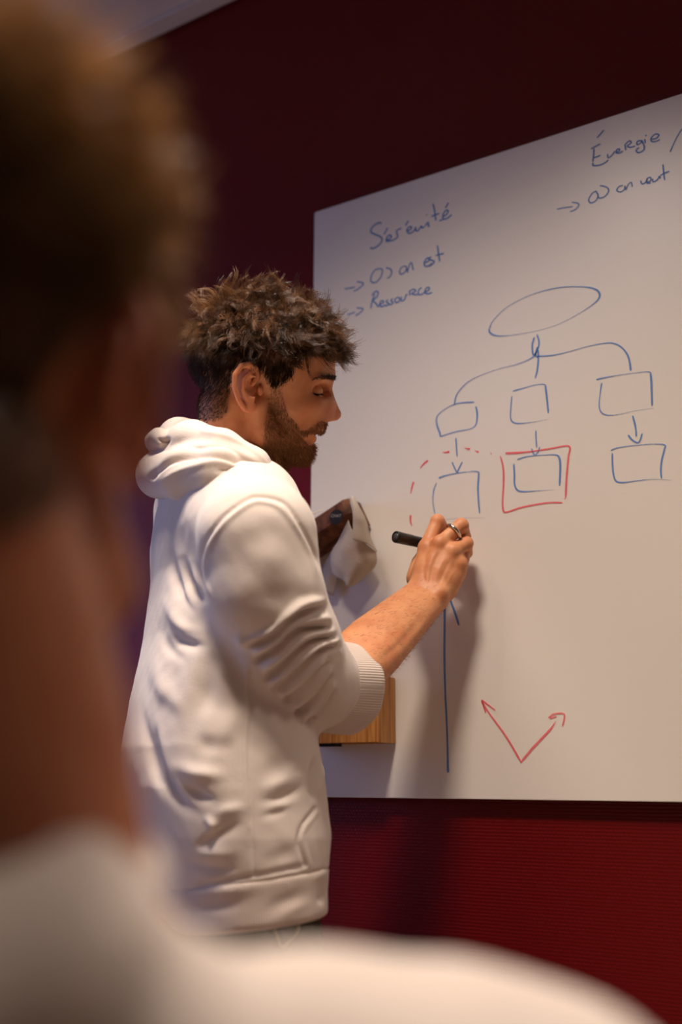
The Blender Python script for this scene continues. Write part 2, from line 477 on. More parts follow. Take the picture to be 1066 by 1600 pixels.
ink('drawn_connector', [
    [(462, 470), (446, 530), (452, 600), (470, 595), (492, 545), (496, 500), (482, 450)], [(484, 545), (470, 605), (490, 622)], [(488, 560), (492, 630), (484, 720), (468, 782, 0.8)]],
    M_blue, c4, 2.9, 0.95)
ink('drawn_connector', [[(480, 612), (530, 614), (620, 604, .9), (740, 575, .6, .8), (880, 536, .6, .8), (1000, 515, .8), (1066, 518, .9), (1120, 545), (1165, 600, 1.2), (1184, 660, 1.3), (1192, 725, 1.4)]], M_blue, c4, 2.6, 0.85)
ink('drawn_connector', [[(478, 600), (420, 640, .8), (330, 675, .6, .8), (200, 708, .5, .75), (90, 745, .5, .75), (0, 785, .6, .8), (-60, 825, .7), (-110, 880, .8), (-135, 930), (-142, 985, 1.1)]], M_blue, c4, 2.6, 0.85)
c5 = (620, 600, 6.663)
ink('drawn_box', [[(810, 190, 1.2), (700, 195), (610, 210, .8), (510, 258, .7, .8), (435, 320, .8), (415, 375), (425, 440, 1.3), (450, 510, 1.3), (460, 552, 1.3)],
    [(460, 548), (540, 520, .8), (640, 492, .8), (770, 468, .7, .8), (825, 425, .9), (840, 350, 1.2), (838, 290, 1.3), (826, 235, 1.2)]], M_blue, c5, 2.5, 0.85)
ink('drawn_arrow', [[(618, 562), (624, 660), (632, 760, .8)], [(578, 812), (600, 865), (628, 925)], [(686, 810, .8), (655, 870), (628, 928)]], M_blue, c5, 2.6, 0.88)
ink('drawn_box', [[(440, 980, 1.6), (500, 958, 1.1), (600, 935, .8), (740, 915, .7, .7), (845, 914), (855, 960, 1.4), (848, 1080, 1.4), (855, 1230, 1.2), (866, 1350)],
    [(415, 1030, .8), (388, 1110), (378, 1220, .8, .8), (400, 1355, .8)], [(505, 1412, .5, .4), (700, 1398, .5, .35), (920, 1396, .5, .25)]], M_blue, c5, 2.5, 0.8)
DASHES = [[(160, 1480, .6, .6), (146, 1430), (146, 1365, 1.3)], [(148, 1145, .6, .6), (160, 1080), (178, 1018, 1.3)], [(245, 880, .6, .7), (285, 830), (328, 795, 1.2)],
    [(480, 712, .6, .6), (520, 712), (550, 704, 1.5)], [(705, 668, .5, .6), (740, 675), (765, 680, 1.5)], [(815, 692, .4, .6), (840, 705, .9), (855, 708, 1.2)], [(980, 715, .6, .6), (988, 735, .7, .6)]]
for st in DASHES:
    ink('drawn_dash', [st], M_red, c5, 3.0, 0.92)
c6 = (770, 580, 6.667)
ink('drawn_box', [[(212, 208, 1.2), (330, 175, .8), (440, 145, .7, .85), (540, 140, .9), (555, 190, 1.5), (570, 310, 1.5), (582, 440, 1.3)],
    [(202, 260), (192, 370), (188, 480), (205, 525, 1.1), (260, 545), (400, 535, .6, .75), (595, 500, .35, .4)]], M_blue, c6, 2.3, 0.85)
ink('drawn_arrow', [[(452, 618), (454, 700), (460, 800)], [(405, 805, .9), (420, 845), (440, 875)], [(492, 790, .9), (475, 840), (446, 878)]], M_blue, c6, 2.4, 0.85)
ink('drawn_box', [[(258, 920, 1.2), (360, 890, .8), (520, 875, .7, .8), (655, 872, .9), (695, 905, 1.4), (706, 1000, 1.5), (698, 1195, 1.4)],
    [(222, 965, 1.2), (228, 1080, 1.3), (230, 1180, 1.2), (260, 1240, 1.2), (330, 1255, 1), (480, 1245, .6, .7), (650, 1232, .3, .4)]], M_blue, c6, 2.5, 0.88)
ink('drawn_frame', [[(132, 856, 1.3), (240, 852, 1.4), (400, 838), (600, 808), (795, 782), (790, 900, 1.1), (772, 1100, 1.2), (762, 1320, 1.2)], [(752, 1325, 1.2), (760, 1330, 1)],
    [(82, 885, .9), (110, 1000), (116, 1150, 1.1), (105, 1350), (112, 1450, 1.1), (150, 1468), (300, 1420), (480, 1385), (600, 1370), (728, 1370)]], M_red, c6, 3.1, 0.8, 'red hand-drawn square frame')
c7 = (910, 560, 6.833)
ink('drawn_box', [[(150, 228, 1.3), (250, 205), (420, 175, .6, .75), (600, 152, .6, .8), (715, 145, .8), (735, 200, 1.5), (742, 350, 1.5), (746, 510, 1.3)],
    [(210, 262, 1.2), (192, 380, .8), (182, 500, .8), (200, 570), (260, 605), (380, 600, .6, .7), (560, 560, .4, .5), (770, 530, .5, .5)]], M_blue, c7, 2.4, 0.82)
ink('drawn_arrow', [[(538, 612), (560, 690, 1.2), (575, 770), (578, 835)], [(492, 818, 1.2), (530, 868, 1.2), (590, 902, 1.1), (620, 872), (642, 800)]], M_blue, c7, 2.7, 0.9)
ink('drawn_box', [[(305, 985), (380, 955, .8), (560, 930, .7, .8), (760, 915, .7, .8), (880, 925), (878, 975, 1.2), (850, 1090, 1.3), (840, 1200, 1.2), (848, 1285, 1.1)],
    [(322, 1010, 1.2), (325, 1150, 1.3), (340, 1260, 1.2), (370, 1315, 1.2), (450, 1325), (560, 1310, .7), (760, 1290, .5, .6), (955, 1300, .4, .4)]], M_blue, c7, 2.5, 0.85)
c8 = (680, 1070, 4.845)
ink('drawn_arrow', [[(100, 665, 1.3), (98, 610, 1.1), (95, 450, .9), (88, 250, .9), (78, 50, .9), (72, -200, 1), (73, -400, 1), (75, -640, 1.1)], [(182, -450, 1), (150, -550), (110, -660)]], M_blue, c8, 3.8, 0.95, 'long blue vertical arrow under the hand')
ink('drawn_arrow', [[(655, 590, 1.3), (540, 395, 1.2), (400, 200), (352, 115)], [(352, 118), (370, 165), (386, 215, .8)], [(352, 112), (400, 150), (460, 195, .8)]], M_red, c8, 3.1, 0.75, 'red arrow leaning left')
ink('drawn_arrow', [[(655, 582, 1.3), (740, 480, 1.5), (820, 395, 1.5), (880, 330, 1.3), (915, 275, .6, .6)], [(860, 250), (900, 222), (970, 218), (980, 250), (965, 315)], [(870, 255), (920, 238)]], M_red, c8, 3.1, 0.72, 'red arrow leaning right')
# ------------------------------------------------------------------ implicit-surface sculpting kit
def smin(a, b, k):
    h = np.clip(0.5 + 0.5 * (b - a) / k, 0, 1)
    return b + (a - b) * h - k * h * (1 - h)
def smax(a, b, k):
    return -smin(-a, -b, k)
def rcone(P, a, b, ra, rb):
    """capsule whose radius runs from ra to rb"""
    a = np.asarray(a, np.float32); b = np.asarray(b, np.float32)
    ab = b - a
    t = np.clip(((P - a) @ ab) / float(ab @ ab + 1e-12), 0, 1)
    return np.linalg.norm(P - a - t[..., None] * ab, axis=-1) - (ra + (rb - ra) * t)
def chain(P, pts, rad, k=0.0):
    d = None
    for i in range(len(pts) - 1):
        e = rcone(P, pts[i], pts[i + 1], rad[i], rad[i + 1])
        d = e if d is None else (np.minimum(d, e) if k == 0 else smin(d, e, k))
    return d
def ell(P, c, r, R=None):
    """ellipsoid; rows of R are its axes"""
    q = P - np.asarray(c, np.float32)
    if R is not None:
        q = q @ np.asarray(R, np.float32).T
    r = np.asarray(r, np.float32)
    k0 = np.linalg.norm(q / r, axis=-1)
    k1 = np.linalg.norm(q / (r * r), axis=-1) + 1e-9
    return k0 * (k0 - 1.0) / k1
def rot2(deg):
    """axes of a section turned by deg in the x-y plane of the local frame"""
    a = math.radians(deg); c, s = math.cos(a), math.sin(a)
    return np.array([[c, s, 0], [-s, c, 0], [0, 0, 1]])

def polygonize(fn, lo, hi, h, slack=1.6):
    """surface nets over the box lo..hi, evaluating fn only in blocks near the surface"""
    lo = np.asarray(lo, float); hi = np.asarray(hi, float); B = 4
    nb = np.ceil((hi - lo) / (h * B)).astype(int)
    n = nb * B
    cx = [lo[i] + (np.arange(nb[i]) + 0.5) * B * h - 0.5 * h for i in range(3)]
    G = np.stack(np.meshgrid(*cx, indexing='ij'), -1).reshape(-1, 3).astype(np.float32)
    Fc = fn(G)
    act = np.abs(Fc) < B * h * 0.87 * slack
    full = np.repeat(np.repeat(np.repeat(Fc.reshape(nb), B, 0), B, 1), B, 2).astype(np.float32)
    ids = np.argwhere(act.reshape(nb))
    off = np.stack(np.meshgrid(*[np.arange(B)] * 3, indexing='ij'), -1).reshape(-1, 3)
    for s in range(0, len(ids), 6000):
        idx = (ids[s:s + 6000, None, :] * B + off[None]).reshape(-1, 3)
        full[idx[:, 0], idx[:, 1], idx[:, 2]] = fn((lo + idx * h).astype(np.float32))
    S = full < 0
    c8 = np.zeros(np.array(S.shape) - 1, np.int8)
    for dx in (0, 1):
        for dy in (0, 1):
            for dz in (0, 1):
                c8 += S[dx:n[0] - 1 + dx, dy:n[1] - 1 + dy, dz:n[2] - 1 + dz]
    cells = np.argwhere((c8 > 0) & (c8 < 8))
    vid = np.full(c8.shape, -1, np.int32)
    vid[cells[:, 0], cells[:, 1], cells[:, 2]] = np.arange(len(cells))
    acc = np.zeros((len(cells), 3)); cnt = np.zeros(len(cells))
    corners = [(a, b, c) for a in (0, 1) for b in (0, 1) for c in (0, 1)]
    val = {c: full[cells[:, 0] + c[0], cells[:, 1] + c[1], cells[:, 2] + c[2]] for c in corners}
    for c in corners:
        for ax in range(3):
            if c[ax]: continue
            d = list(c); d[ax] = 1; d = tuple(d)
            v0, v1 = val[c], val[d]
            mk = (v0 < 0) != (v1 < 0)
            t = np.where(mk, v0 / (v0 - v1 + 1e-20), 0)
            p = np.tile(np.array(c, float), (len(cells), 1)); p[:, ax] = t
            acc[mk] += p[mk]; cnt[mk] += 1
    V = lo + (cells + acc / cnt[:, None]) * h
    Q = []
    for ax in range(3):
        a1, a2 = [(1, 2), (2, 0), (0, 1)][ax]
        sl0 = [slice(None)] * 3; sl1 = [slice(None)] * 3
        sl0[ax] = slice(0, n[ax] - 1); sl1[ax] = slice(1, n[ax])
        A, Bq = S[tuple(sl0)], S[tuple(sl1)]
        for flip in (False, True):
            E = np.argwhere((A & ~Bq) if not flip else (~A & Bq))
            E = E[(E[:, a1] > 0) & (E[:, a2] > 0) & (E[:, a1] < n[a1] - 1) & (E[:, a2] < n[a2] - 1)]
            def g(o1, o2):
                q = E.copy(); q[:, a1] += o1; q[:, a2] += o2
                return vid[q[:, 0], q[:, 1], q[:, 2]]
            q = np.stack([g(-1, -1), g(0, -1), g(0, 0), g(-1, 0)], 1)
            Q.append(q[:, ::-1] if flip else q)
    Q = np.vstack(Q)
    Q = Q[(Q >= 0).all(1)]
    return V, Q

def relax(V, Q, it=2, lam=0.5, mu=-0.52):
    E = np.vstack([Q[:, [0, 1]], Q[:, [1, 2]], Q[:, [2, 3]], Q[:, [3, 0]]])
    n = len(V)
    deg = np.bincount(E[:, 0], minlength=n) + np.bincount(E[:, 1], minlength=n)
    deg = np.maximum(deg, 1)
    for i in range(it):
        for f in (lam, mu):
            S = np.stack([np.bincount(E[:, 0], V[E[:, 1], k], n) + np.bincount(E[:, 1], V[E[:, 0], k], n) for k in range(3)], 1)
            V = V + f * (S / deg[:, None] - V)
    return V

def normals(V, Q):
    n = np.cross(V[Q[:, 2]] - V[Q[:, 0]], V[Q[:, 3]] - V[Q[:, 1]])
    N = np.stack([sum(np.bincount(Q[:, j], n[:, k], len(V)) for j in range(4)) for k in range(3)], 1)
    return N / (np.linalg.norm(N, axis=1)[:, None] + 1e-12)

def seg_dist(X, Y, path):
    """distance (px), signed side and run fraction of points to a pixel polyline"""
    best = np.full(X.shape, 1e9); side = np.zeros(X.shape); run = np.zeros(X.shape)
    P = np.asarray(path, float)
    L = np.concatenate([[0], np.cumsum(np.linalg.norm(np.diff(P, axis=0), axis=1))])
    for i in range(len(P) - 1):
        a, b = P[i], P[i + 1]; d = b - a; l2 = d @ d + 1e-9
        t = np.clip(((X - a[0]) * d[0] + (Y - a[1]) * d[1]) / l2, 0, 1)
        ex, ey = X - a[0] - t * d[0], Y - a[1] - t * d[1]
        ds = np.hypot(ex, ey); mk = ds < best
        best = np.where(mk, ds, best); side = np.where(mk, np.sign(d[0] * ey - d[1] * ex), side)
        run = np.where(mk, (L[i] + t * (L[i + 1] - L[i])) / L[-1], run)
    return best, side, run

def sculpt(V, Q, strokes, reach=None):
    """cloth folds and skin creases: raise (+mm) or sink (-mm) the surface that faces the drawn line.
    stroke = (pixel path, width px, height mm[, asymmetry[, end taper]]); asymmetry makes one flank steeper"""
    N = normals(V, Q)
    px, py, z = project(V)
    view = (CAM - V); view /= np.linalg.norm(view, axis=1)[:, None]
    face = np.clip((np.sum(N * view, 1) + 0.05) / 0.35, 0, 1)
    disp = np.zeros(len(V))
    for s in strokes:
        path, w, amp = s[0], s[1], s[2]
        asym = s[3] if len(s) > 3 else 0.0
        tap = s[4] if len(s) > 4 else 0.25
        zr = s[5] if len(s) > 5 else None
        C = catmull(path, 8)
        x0, y0 = C.min(0) - 3 * w; x1, y1 = C.max(0) + 3 * w
        I = np.nonzero((px > x0) & (px < x1) & (py > y0) & (py < y1) & (face > 0))[0]
        if zr is not None:
            I = I[(z[I] > zr[0]) & (z[I] < zr[1])]
        if len(I) == 0: continue
        d, sd, run = seg_dist(px[I], py[I], C)
        ww = w * (1 + asym * sd)
        e = np.clip(np.minimum(run, 1 - run) / max(tap, 1e-3), 0, 1); e = e * e * (3 - 2 * e) if tap > 0 else 1.0
        disp[I] += amp * 0.001 * np.exp(-(d / ww) ** 2) * e * face[I]
    return V + N * disp[:, None]

def px_of(V):
    x, y, z = project(V)
    return x, y, z

def attr(me, name, vals):
    a = me.attributes.new(name, 'FLOAT', 'POINT')
    a.data.foreach_set('value', np.asarray(vals, np.float32))

def strands(paths, r0, r1, sides=3):
    """many thin hairs in one mesh: paths (n, m, 3)"""
    P = np.asarray(paths, np.float64); n, m_, _ = P.shape
    T = np.gradient(P, axis=1); T /= np.linalg.norm(T, axis=2)[..., None] + 1e-12
    ref = np.array([0.37, 0.61, 0.70])
    U = np.cross(T, ref); U /= np.linalg.norm(U, axis=2)[..., None] + 1e-12
    Wv = np.cross(T, U)
    t = np.linspace(0, 1, m_)
    r0 = np.broadcast_to(np.asarray(r0, float), (n,)); r1 = np.broadcast_to(np.asarray(r1, float), (n,))
    R = r0[:, None] * (1 - t) + r1[:, None] * t
    rings = []
    for s in range(sides):
        a = 2 * math.pi * s / sides
        rings.append(P + (math.cos(a) * U + math.sin(a) * Wv) * R[..., None])
    V = np.stack(rings, 2).reshape(-1, 3)
    base = (np.arange(n)[:, None] * m_ + np.arange(m_ - 1)[None]).ravel() * sides
    F = []
    for s in range(sides):
        q = (s + 1) % sides
        F.append(np.stack([base + s, base + q, base + sides + q, base + sides + s], 1))
    return V, np.vstack(F)
# ------------------------------------------------------------------ person writing on the board
M_skin = material('warm_skin', srgb(208, 150, 112), rough=0.5, spec=0.4)
def skin_nodes(m, base, hairc):
    N, L, b = nt(m)
    b.inputs['Subsurface Weight'].default_value = 0.25
    b.inputs['Subsurface Radius'].default_value = (0.008, 0.003, 0.0015)
    b.inputs['Subsurface Scale'].default_value = 0.6
    tc = N.new('ShaderNodeTexCoord'); nz = N.new('ShaderNodeTexNoise'); nz.inputs['Scale'].default_value = 45; nz.inputs['Detail'].default_value = 5
    L.new(tc.outputs['Object'], nz.inputs['Vector'])
    mx = N.new('ShaderNodeMix'); mx.data_type = 'RGBA'
    mx.inputs['A'].default_value = (*base, 1); mx.inputs['B'].default_value = (base[0] * 0.86, base[1] * 0.68, base[2] * 0.62, 1)
    mr = N.new('ShaderNodeMapRange'); mr.inputs['From Min'].default_value = 0.4; mr.inputs['From Max'].default_value = 0.75
    L.new(nz.outputs[0], mr.inputs['Value']); L.new(mr.outputs[0], mx.inputs['Factor'])
    prev = mx.outputs['Result']
    for name, col, f in (('lip', srgb(176, 92, 78), 0.8), ('flush', srgb(206, 112, 78), 0.55), ('stubble', hairc, 0.72)):
        at = N.new('ShaderNodeAttribute'); at.attribute_name = name
        mu = N.new('ShaderNodeMath'); mu.operation = 'MULTIPLY'; mu.inputs[1].default_value = f
        L.new(at.outputs['Fac'], mu.inputs[0])
        x = N.new('ShaderNodeMix'); x.data_type = 'RGBA'; x.inputs['B'].default_value = (*col, 1)
        L.new(mu.outputs[0], x.inputs['Factor']); L.new(prev, x.inputs['A']); prev = x.outputs['Result']
    L.new(prev, b.inputs['Base Color'])
    n2 = N.new('ShaderNodeTexNoise'); n2.inputs['Scale'].default_value = 420; n2.inputs['Detail'].default_value = 3
    L.new(tc.outputs['Object'], n2.inputs['Vector'])
    bp = N.new('ShaderNodeBump'); bp.inputs['Strength'].default_value = 0.22; bp.inputs['Distance'].default_value = 0.0008
    L.new(n2.outputs[0], bp.inputs['Height']); L.new(bp.outputs[0], b.inputs['Normal'])
skin_nodes(M_skin, srgb(220, 154, 108), srgb(74, 48, 32))

def hair_mat(name, dark, light, rough=0.38, thru=0.0):
    m = material(name, dark, rough=rough, spec=0.42)
    N, L, b = nt(m)
    at = N.new('ShaderNodeAttribute'); at.attribute_name = 'tone'
    x = N.new('ShaderNodeMix'); x.data_type = 'RGBA'; x.inputs['A'].default_value = (*dark, 1); x.inputs['B'].default_value = (*light, 1)
    L.new(at.outputs['Fac'], x.inputs['Factor']); L.new(x.outputs['Result'], b.inputs['Base Color'])
    tr = N.new('ShaderNodeBsdfTranslucent'); L.new(x.outputs['Result'], tr.inputs['Color'])      # light passes through thin hair
    ms = N.new('ShaderNodeMixShader'); ms.inputs[0].default_value = thru
    L.new(b.outputs[0], ms.inputs[1]); L.new(tr.outputs[0], ms.inputs[2]); L.new(ms.outputs[0], N['Material Output'].inputs['Surface'])
    return m
M_hair = hair_mat('brown_hair', srgb(38, 25, 15), srgb(138, 96, 60), 0.33)
M_beard = hair_mat('brown_beard', srgb(112, 74, 46), srgb(200, 144, 92), 0.5)
M_brow = hair_mat('dark_eyebrow', srgb(40, 26, 17), srgb(80, 54, 36), 0.6)
M_cloth = material('off_white_cotton_fleece', srgb(226, 212, 200), rough=0.95, spec=0.12, sheen=0.25)
noise_bump(M_cloth, 520, 0.35, 0.0011, 4)
M_rib = material('off_white_ribbed_knit', srgb(222, 205, 192), rough=0.95, spec=0.12, sheen=0.2)

D0 = 1.40
man = tag(empty('person', (W(360, 1450, 1.40)[0], W(360, 1450, 1.40)[1], 0.0)),
          'person in an off-white hoodie with rolled sleeve writing on the whiteboard', 'person')

# ---- head, sculpted in a frame (x right, y down, c to the viewer) measured in photograph pixels at the head's distance
HC = W(420, 590, D0)
hc = CAM - HC; hc /= np.linalg.norm(hc)
ha = RC - hc * (RC @ hc); ha /= np.linalg.norm(ha)
hb = np.cross(hc, ha)
HK = ((HC - CAM) @ FWD) / FPX
def head2world(Q):
    return HC + HK * ((Q[..., 0:1] - 420) * ha - (Q[..., 1:2] - 590) * hb + Q[..., 2:3] * hc)
def dir2world(D):
    return D[..., 0:1] * ha - D[..., 1:2] * hb + D[..., 2:3] * hc

PROFILE = [(520, 430), (527, 500), (528, 530), (527, 562), (525.5, 579), (524.5, 590), (520, 600), (519, 608), (522.5, 621), (529, 636), (534, 645.5), (534, 652), (529, 658),
           (513, 658), (507.5, 661), (505.5, 667), (504, 673), (499, 676), (490, 678.5), (493.5, 682), (493, 688), (488, 693), (486.5, 699), (487, 708), (484, 717), (476, 722), (455, 722),
           (432, 719), (440, 760), (452, 900), (100, 900), (100, 380), (500, 380)]
gx = np.arange(250, 571, 1.0); gy = np.arange(400, 861, 1.0)
GX, GY = np.meshgrid(gx, gy, indexing='ij')
_d = np.full(GX.shape, 1e9); _in = np.zeros(GX.shape, bool)
for i in range(len(PROFILE)):
    a, b = np.array(PROFILE[i], float), np.array(PROFILE[(i + 1) % len(PROFILE)], float)
    e = b - a; t = np.clip(((GX - a[0]) * e[0] + (GY - a[1]) * e[1]) / (e @ e), 0, 1)
    _d = np.minimum(_d, np.hypot(GX - a[0] - t * e[0], GY - a[1] - t * e[1]))
    cr = ((a[1] <= GY) != (b[1] <= GY))
    xi = a[0] + (GY - a[1]) / (e[1] if e[1] != 0 else 1e-9) * e[0]
    _in ^= cr & (GX < xi)
PROF = np.where(_in, -_d, _d).astype(np.float32)
def prof(x, y):
    fx = np.clip(x - 250, 0, len(gx) - 1.001); fy = np.clip(y - 400, 0, len(gy) - 1.001)
    i = fx.astype(int); j = fy.astype(int); u = fx - i; v = fy - j
    return (PROF[i, j] * (1 - u) + PROF[i + 1, j] * u) * (1 - v) + (PROF[i, j + 1] * (1 - u) + PROF[i + 1, j + 1] * u) * v

def head_sdf(P):
    A = P.copy(); A[:, 2] = np.abs(A[:, 2])                    # the head is symmetric about its midplane
    d = ell(A, (412, 556, 0), (113, 88, 75), rot2(10))          # cranium
    d = smin(d, ell(A, (455, 622, 0), (72, 88, 59), rot2(-8)), 16)       # face
    d = smin(d, rcone(A, (412, 672, 46), (470, 700, 14), 19, 20), 18)    # jaw bone
    d = smin(d, rcone(A, (404, 632, 56), (412, 674, 46), 14, 18), 16)
    d = smin(d, ell(A, (472, 690, 0), (24, 36, 26)), 12)        # chin and muzzle
    d = smin(d, ell(A, (484, 672, 0), (24, 22, 26)), 10)
    d = smin(d, ell(A, (474, 634, 44), (24, 13, 13), rot2(-15)), 14)     # cheekbone
    d = smin(d, rcone(A, (517, 591, 6), (497, 591, 42), 7.5, 7), 9)      # brow ridge
    d = smax(d, -ell(A, (505, 609.5, 40), (22, 10.5, 16)), 8)     # eye socket
    d = smax(d, -ell(A, (521, 612, 17), (9, 12, 5)), 7)        # inner corner beside the nose
    d = smin(d, ell(A, (490.5, 611, 35), (12.5, 11.0, 12.0)), 2.5)       # upper lid lowered over the eyeball
    d = smin(d, rcone(A, (480, 618, 45), (500, 621.5, 35), 3.5, 3.2), 4)  # lower lid
    d = smax(d, -chain(A, [(479, 609, 46.5), (486, 613.5, 47.5), (494, 615.8, 46), (501, 615, 39)], [0.7, 1.1, 1.1, 0.8]), 1.2)
    d = smax(d, -chain(A, [(478, 604, 47), (488, 600.5, 46), (500, 601, 40)], [0.6, 0.9, 0.9]), 2.0)
    d = smin(d, rcone(A, (512, 602, 0), (522, 645, 0), 7.5, 13), 7)    # nose
    d = smin(d, ell(A, (509, 650, 11), (11, 8.5, 7.5), rot2(-12)), 4.5)  # nostril wing
    d = smax(d, -ell(A, (514, 659.5, 8), (8, 4.5, 4)), 2.0)
    d = smax(d, -chain(A, [(500, 641, 22), (493, 655, 28), (483, 668, 31), (476, 678, 32)], [1.4, 2.0, 1.8, 1.0]), 6)   # crease from nose to mouth
    d = smin(d, chain(A, [(500, 671, 0), (494, 672, 12), (481, 677, 25)], [6.5, 6, 3.5]), 4)   # upper lip
    d = smin(d, chain(A, [(488, 686, 0), (484, 686, 11), (477, 682, 22)], [6.5, 6, 3.5]), 4)   # lower lip
    d = smax(d, -chain(A, [(500, 678.5, 0), (492, 678.2, 12), (478, 679, 27)], [1.2, 1.3, 0.8]), 1.6)
    d = smax(d, prof(P[:, 0], P[:, 1]), 3.2)
    # neck and the tendon behind the jaw
    n = rcone(A, (368, 640, 0), (384, 800, 0), 58, 60)
    n = smin(n, rcone(A, (400, 640, 50), (440, 770, 20), 13, 12), 14)
    n = smin(n, rcone(A, (412, 690, 0), (424, 800, 0), 30, 30), 16)
    d = smin(d, n, 9)
    # ear
    e = ell(A, (387, 606, 79), (17, 33, 4.5), np.array([[0.93, 0.1, 0.36], [-0.1, 0.99, 0], [-0.36, 0, 0.93]]))
    e = smin(e, ell(A, (386, 604, 66), (13, 25, 14)), 6)
    e = smax(e, -ell(A, (396, 604, 86), (9.5, 15, 12)), 3)
    e = smax(e, -chain(A, [(399, 585, 84), (388, 578, 88), (378, 586, 92), (376, 602, 93)], [1.6, 1.8, 1.8, 1.0]), 2)
    e = smin(e, chain(A, [(396, 600, 78), (404, 590, 77), (402, 577, 78), (392, 570.5, 82), (380, 573, 87), (371, 586, 90), (370, 604, 90), (375, 622, 86), (384, 636, 81)],
                      [3.0, 4.0, 4.4, 4.4, 4.4, 4.4, 4.2, 3.8, 4.0]), 2.5)
    e = smin(e, chain(A, [(392, 583, 83), (383, 592, 87), (381, 608, 87), (387, 621, 82)], [2.2, 3.0, 3.2, 3.2]), 2.5)
    e = smin(e, ell(A, (392, 633, 77), (9, 9.5, 5)), 4)
    e = smin(e, ell(A, (407, 609, 69), (5, 8, 7)), 6)
    d = smin(d, e, 3.0)
    return smax(d, P[:, 1] - 800, 4)

hv, hq = polygonize(head_sdf, (290, 455, -100), (545, 806, 104), 1.35)
hv = relax(hv, hq, 2)
head_local = hv.copy()
head_world = head2world(hv)
hq = hq[:, ::-1]                                                # y points down in the local frame
hn = normals(head_world, hq)
if np.mean(np.sum(hn * (head_world - head_world.mean(0)), 1)) < 0:
    hq = hq[:, ::-1]; hn = -hn

def in_poly(x, y, poly):
    r = np.zeros(x.shape, bool); P = np.asarray(poly, float)
    for i in range(len(P)):
        a, b = P[i], P[(i + 1) % len(P)]
        c = (a[1] <= y) != (b[1] <= y)
        r ^= c & (x < a[0] + (y - a[1]) / (b[1] - a[1] + 1e-9) * (b[0] - a[0]))
    return r
BEARD = [(431, 585), (441, 612), (446, 640), (459, 655), (470, 672), (484, 664), (498, 652), (512, 660), (510, 676), (492, 676), (478, 676), (470, 682), (480, 692), (494, 692), (496, 730), (428, 730), (409, 694), (413, 660), (420, 620), (424, 590)]
SCALP = [(540, 540), (529, 556), (500, 552), (478, 556), (462, 574), (447, 590), (432, 606), (421, 596), (410, 572), (396, 563), (378, 566), (364, 585), (361, 610), (360, 640), (348, 652), (318, 655), (290, 640), (270, 540), (290, 400), (540, 400)]
hx, hy, hz = head_local.T
earm = (hx > 366) & (hx < 407) & (hy > 566) & (hy < 644) & (np.abs(hz) > 70)
stub = (in_poly(hx, hy, BEARD) & ~earm).astype(float)
scal = (in_poly(hx, hy, SCALP) & ~earm).astype(float)
def soften(m_, it):
    E = np.vstack([hq[:, [0, 1]], hq[:, [1, 2]], hq[:, [2, 3]], hq[:, [3, 0]]]); n = len(m_)
    dg = np.bincount(E[:, 0], minlength=n) + np.bincount(E[:, 1], minlength=n)
    for i in range(it):
        m_ = 0.5 * m_ + 0.5 * (np.bincount(E[:, 0], m_[E[:, 1]], n) + np.bincount(E[:, 1], m_[E[:, 0]], n)) / np.maximum(dg, 1)
    return m_
stub0, scal0 = stub.copy(), scal.copy()
stub = soften(stub, 26); scal = soften(scal, 14)
lipm = ((hx > 476) & (hy > 668) & (hy < 692) & (np.hypot((hx - 490) / 16, (hy - 680) / 11) < 1) & (np.abs(hz) < 26)).astype(float)
lipm *= ((hy > 677) | (hx < 0)).astype(float)
flush = np.where(earm, 0.55, 0) + 0.9 * np.exp(-((hx - 520) / 14) ** 2 - ((hy - 645) / 14) ** 2) + 0.5 * np.exp(-((hx - 480) / 25) ** 2 - ((hy - 632) / 16) ** 2)

# ---- right forearm and hand holding the marker
def hp(x, y, off): return WB(x, y, off)
PEN_TIP, PEN_TAIL = WB(706, 859, 0.0008), WB(617, 838.5, 0.112)
WR = hp(668, 930, 0.098)
ELB = W(518, 1074, 1.360)
MCP = [hp(666, 856, 0.083), hp(687, 850, 0.087), hp(707, 862, 0.080), hp(718, 882, 0.070)]
PIP = [hp(684, 815, 0.066), hp(721, 821, 0.064), hp(729, 849, 0.057), hp(724, 873, 0.050)]
DIP = [hp(694, 826, 0.043), hp(727, 838, 0.040), hp(730, 864, 0.036), hp(722, 884, 0.032)]
TIP = [hp(700, 846, 0.028), hp(716, 851, 0.026), hp(717, 872, 0.026), hp(709, 887, 0.028)]
FR = [(0.0118, 0.0108, 0.0092, 0.0078), (0.0116, 0.0108, 0.0092, 0.0078), (0.011, 0.0100, 0.0086, 0.0072), (0.0102, 0.0088, 0.0076, 0.0064)]
wrs = hp(668, 930, 0.098) - hp(660, 920, 0.098); 
wside = hp(690, 938, 0.094) - hp(646, 918, 0.098); wside /= np.linalg.norm(wside)
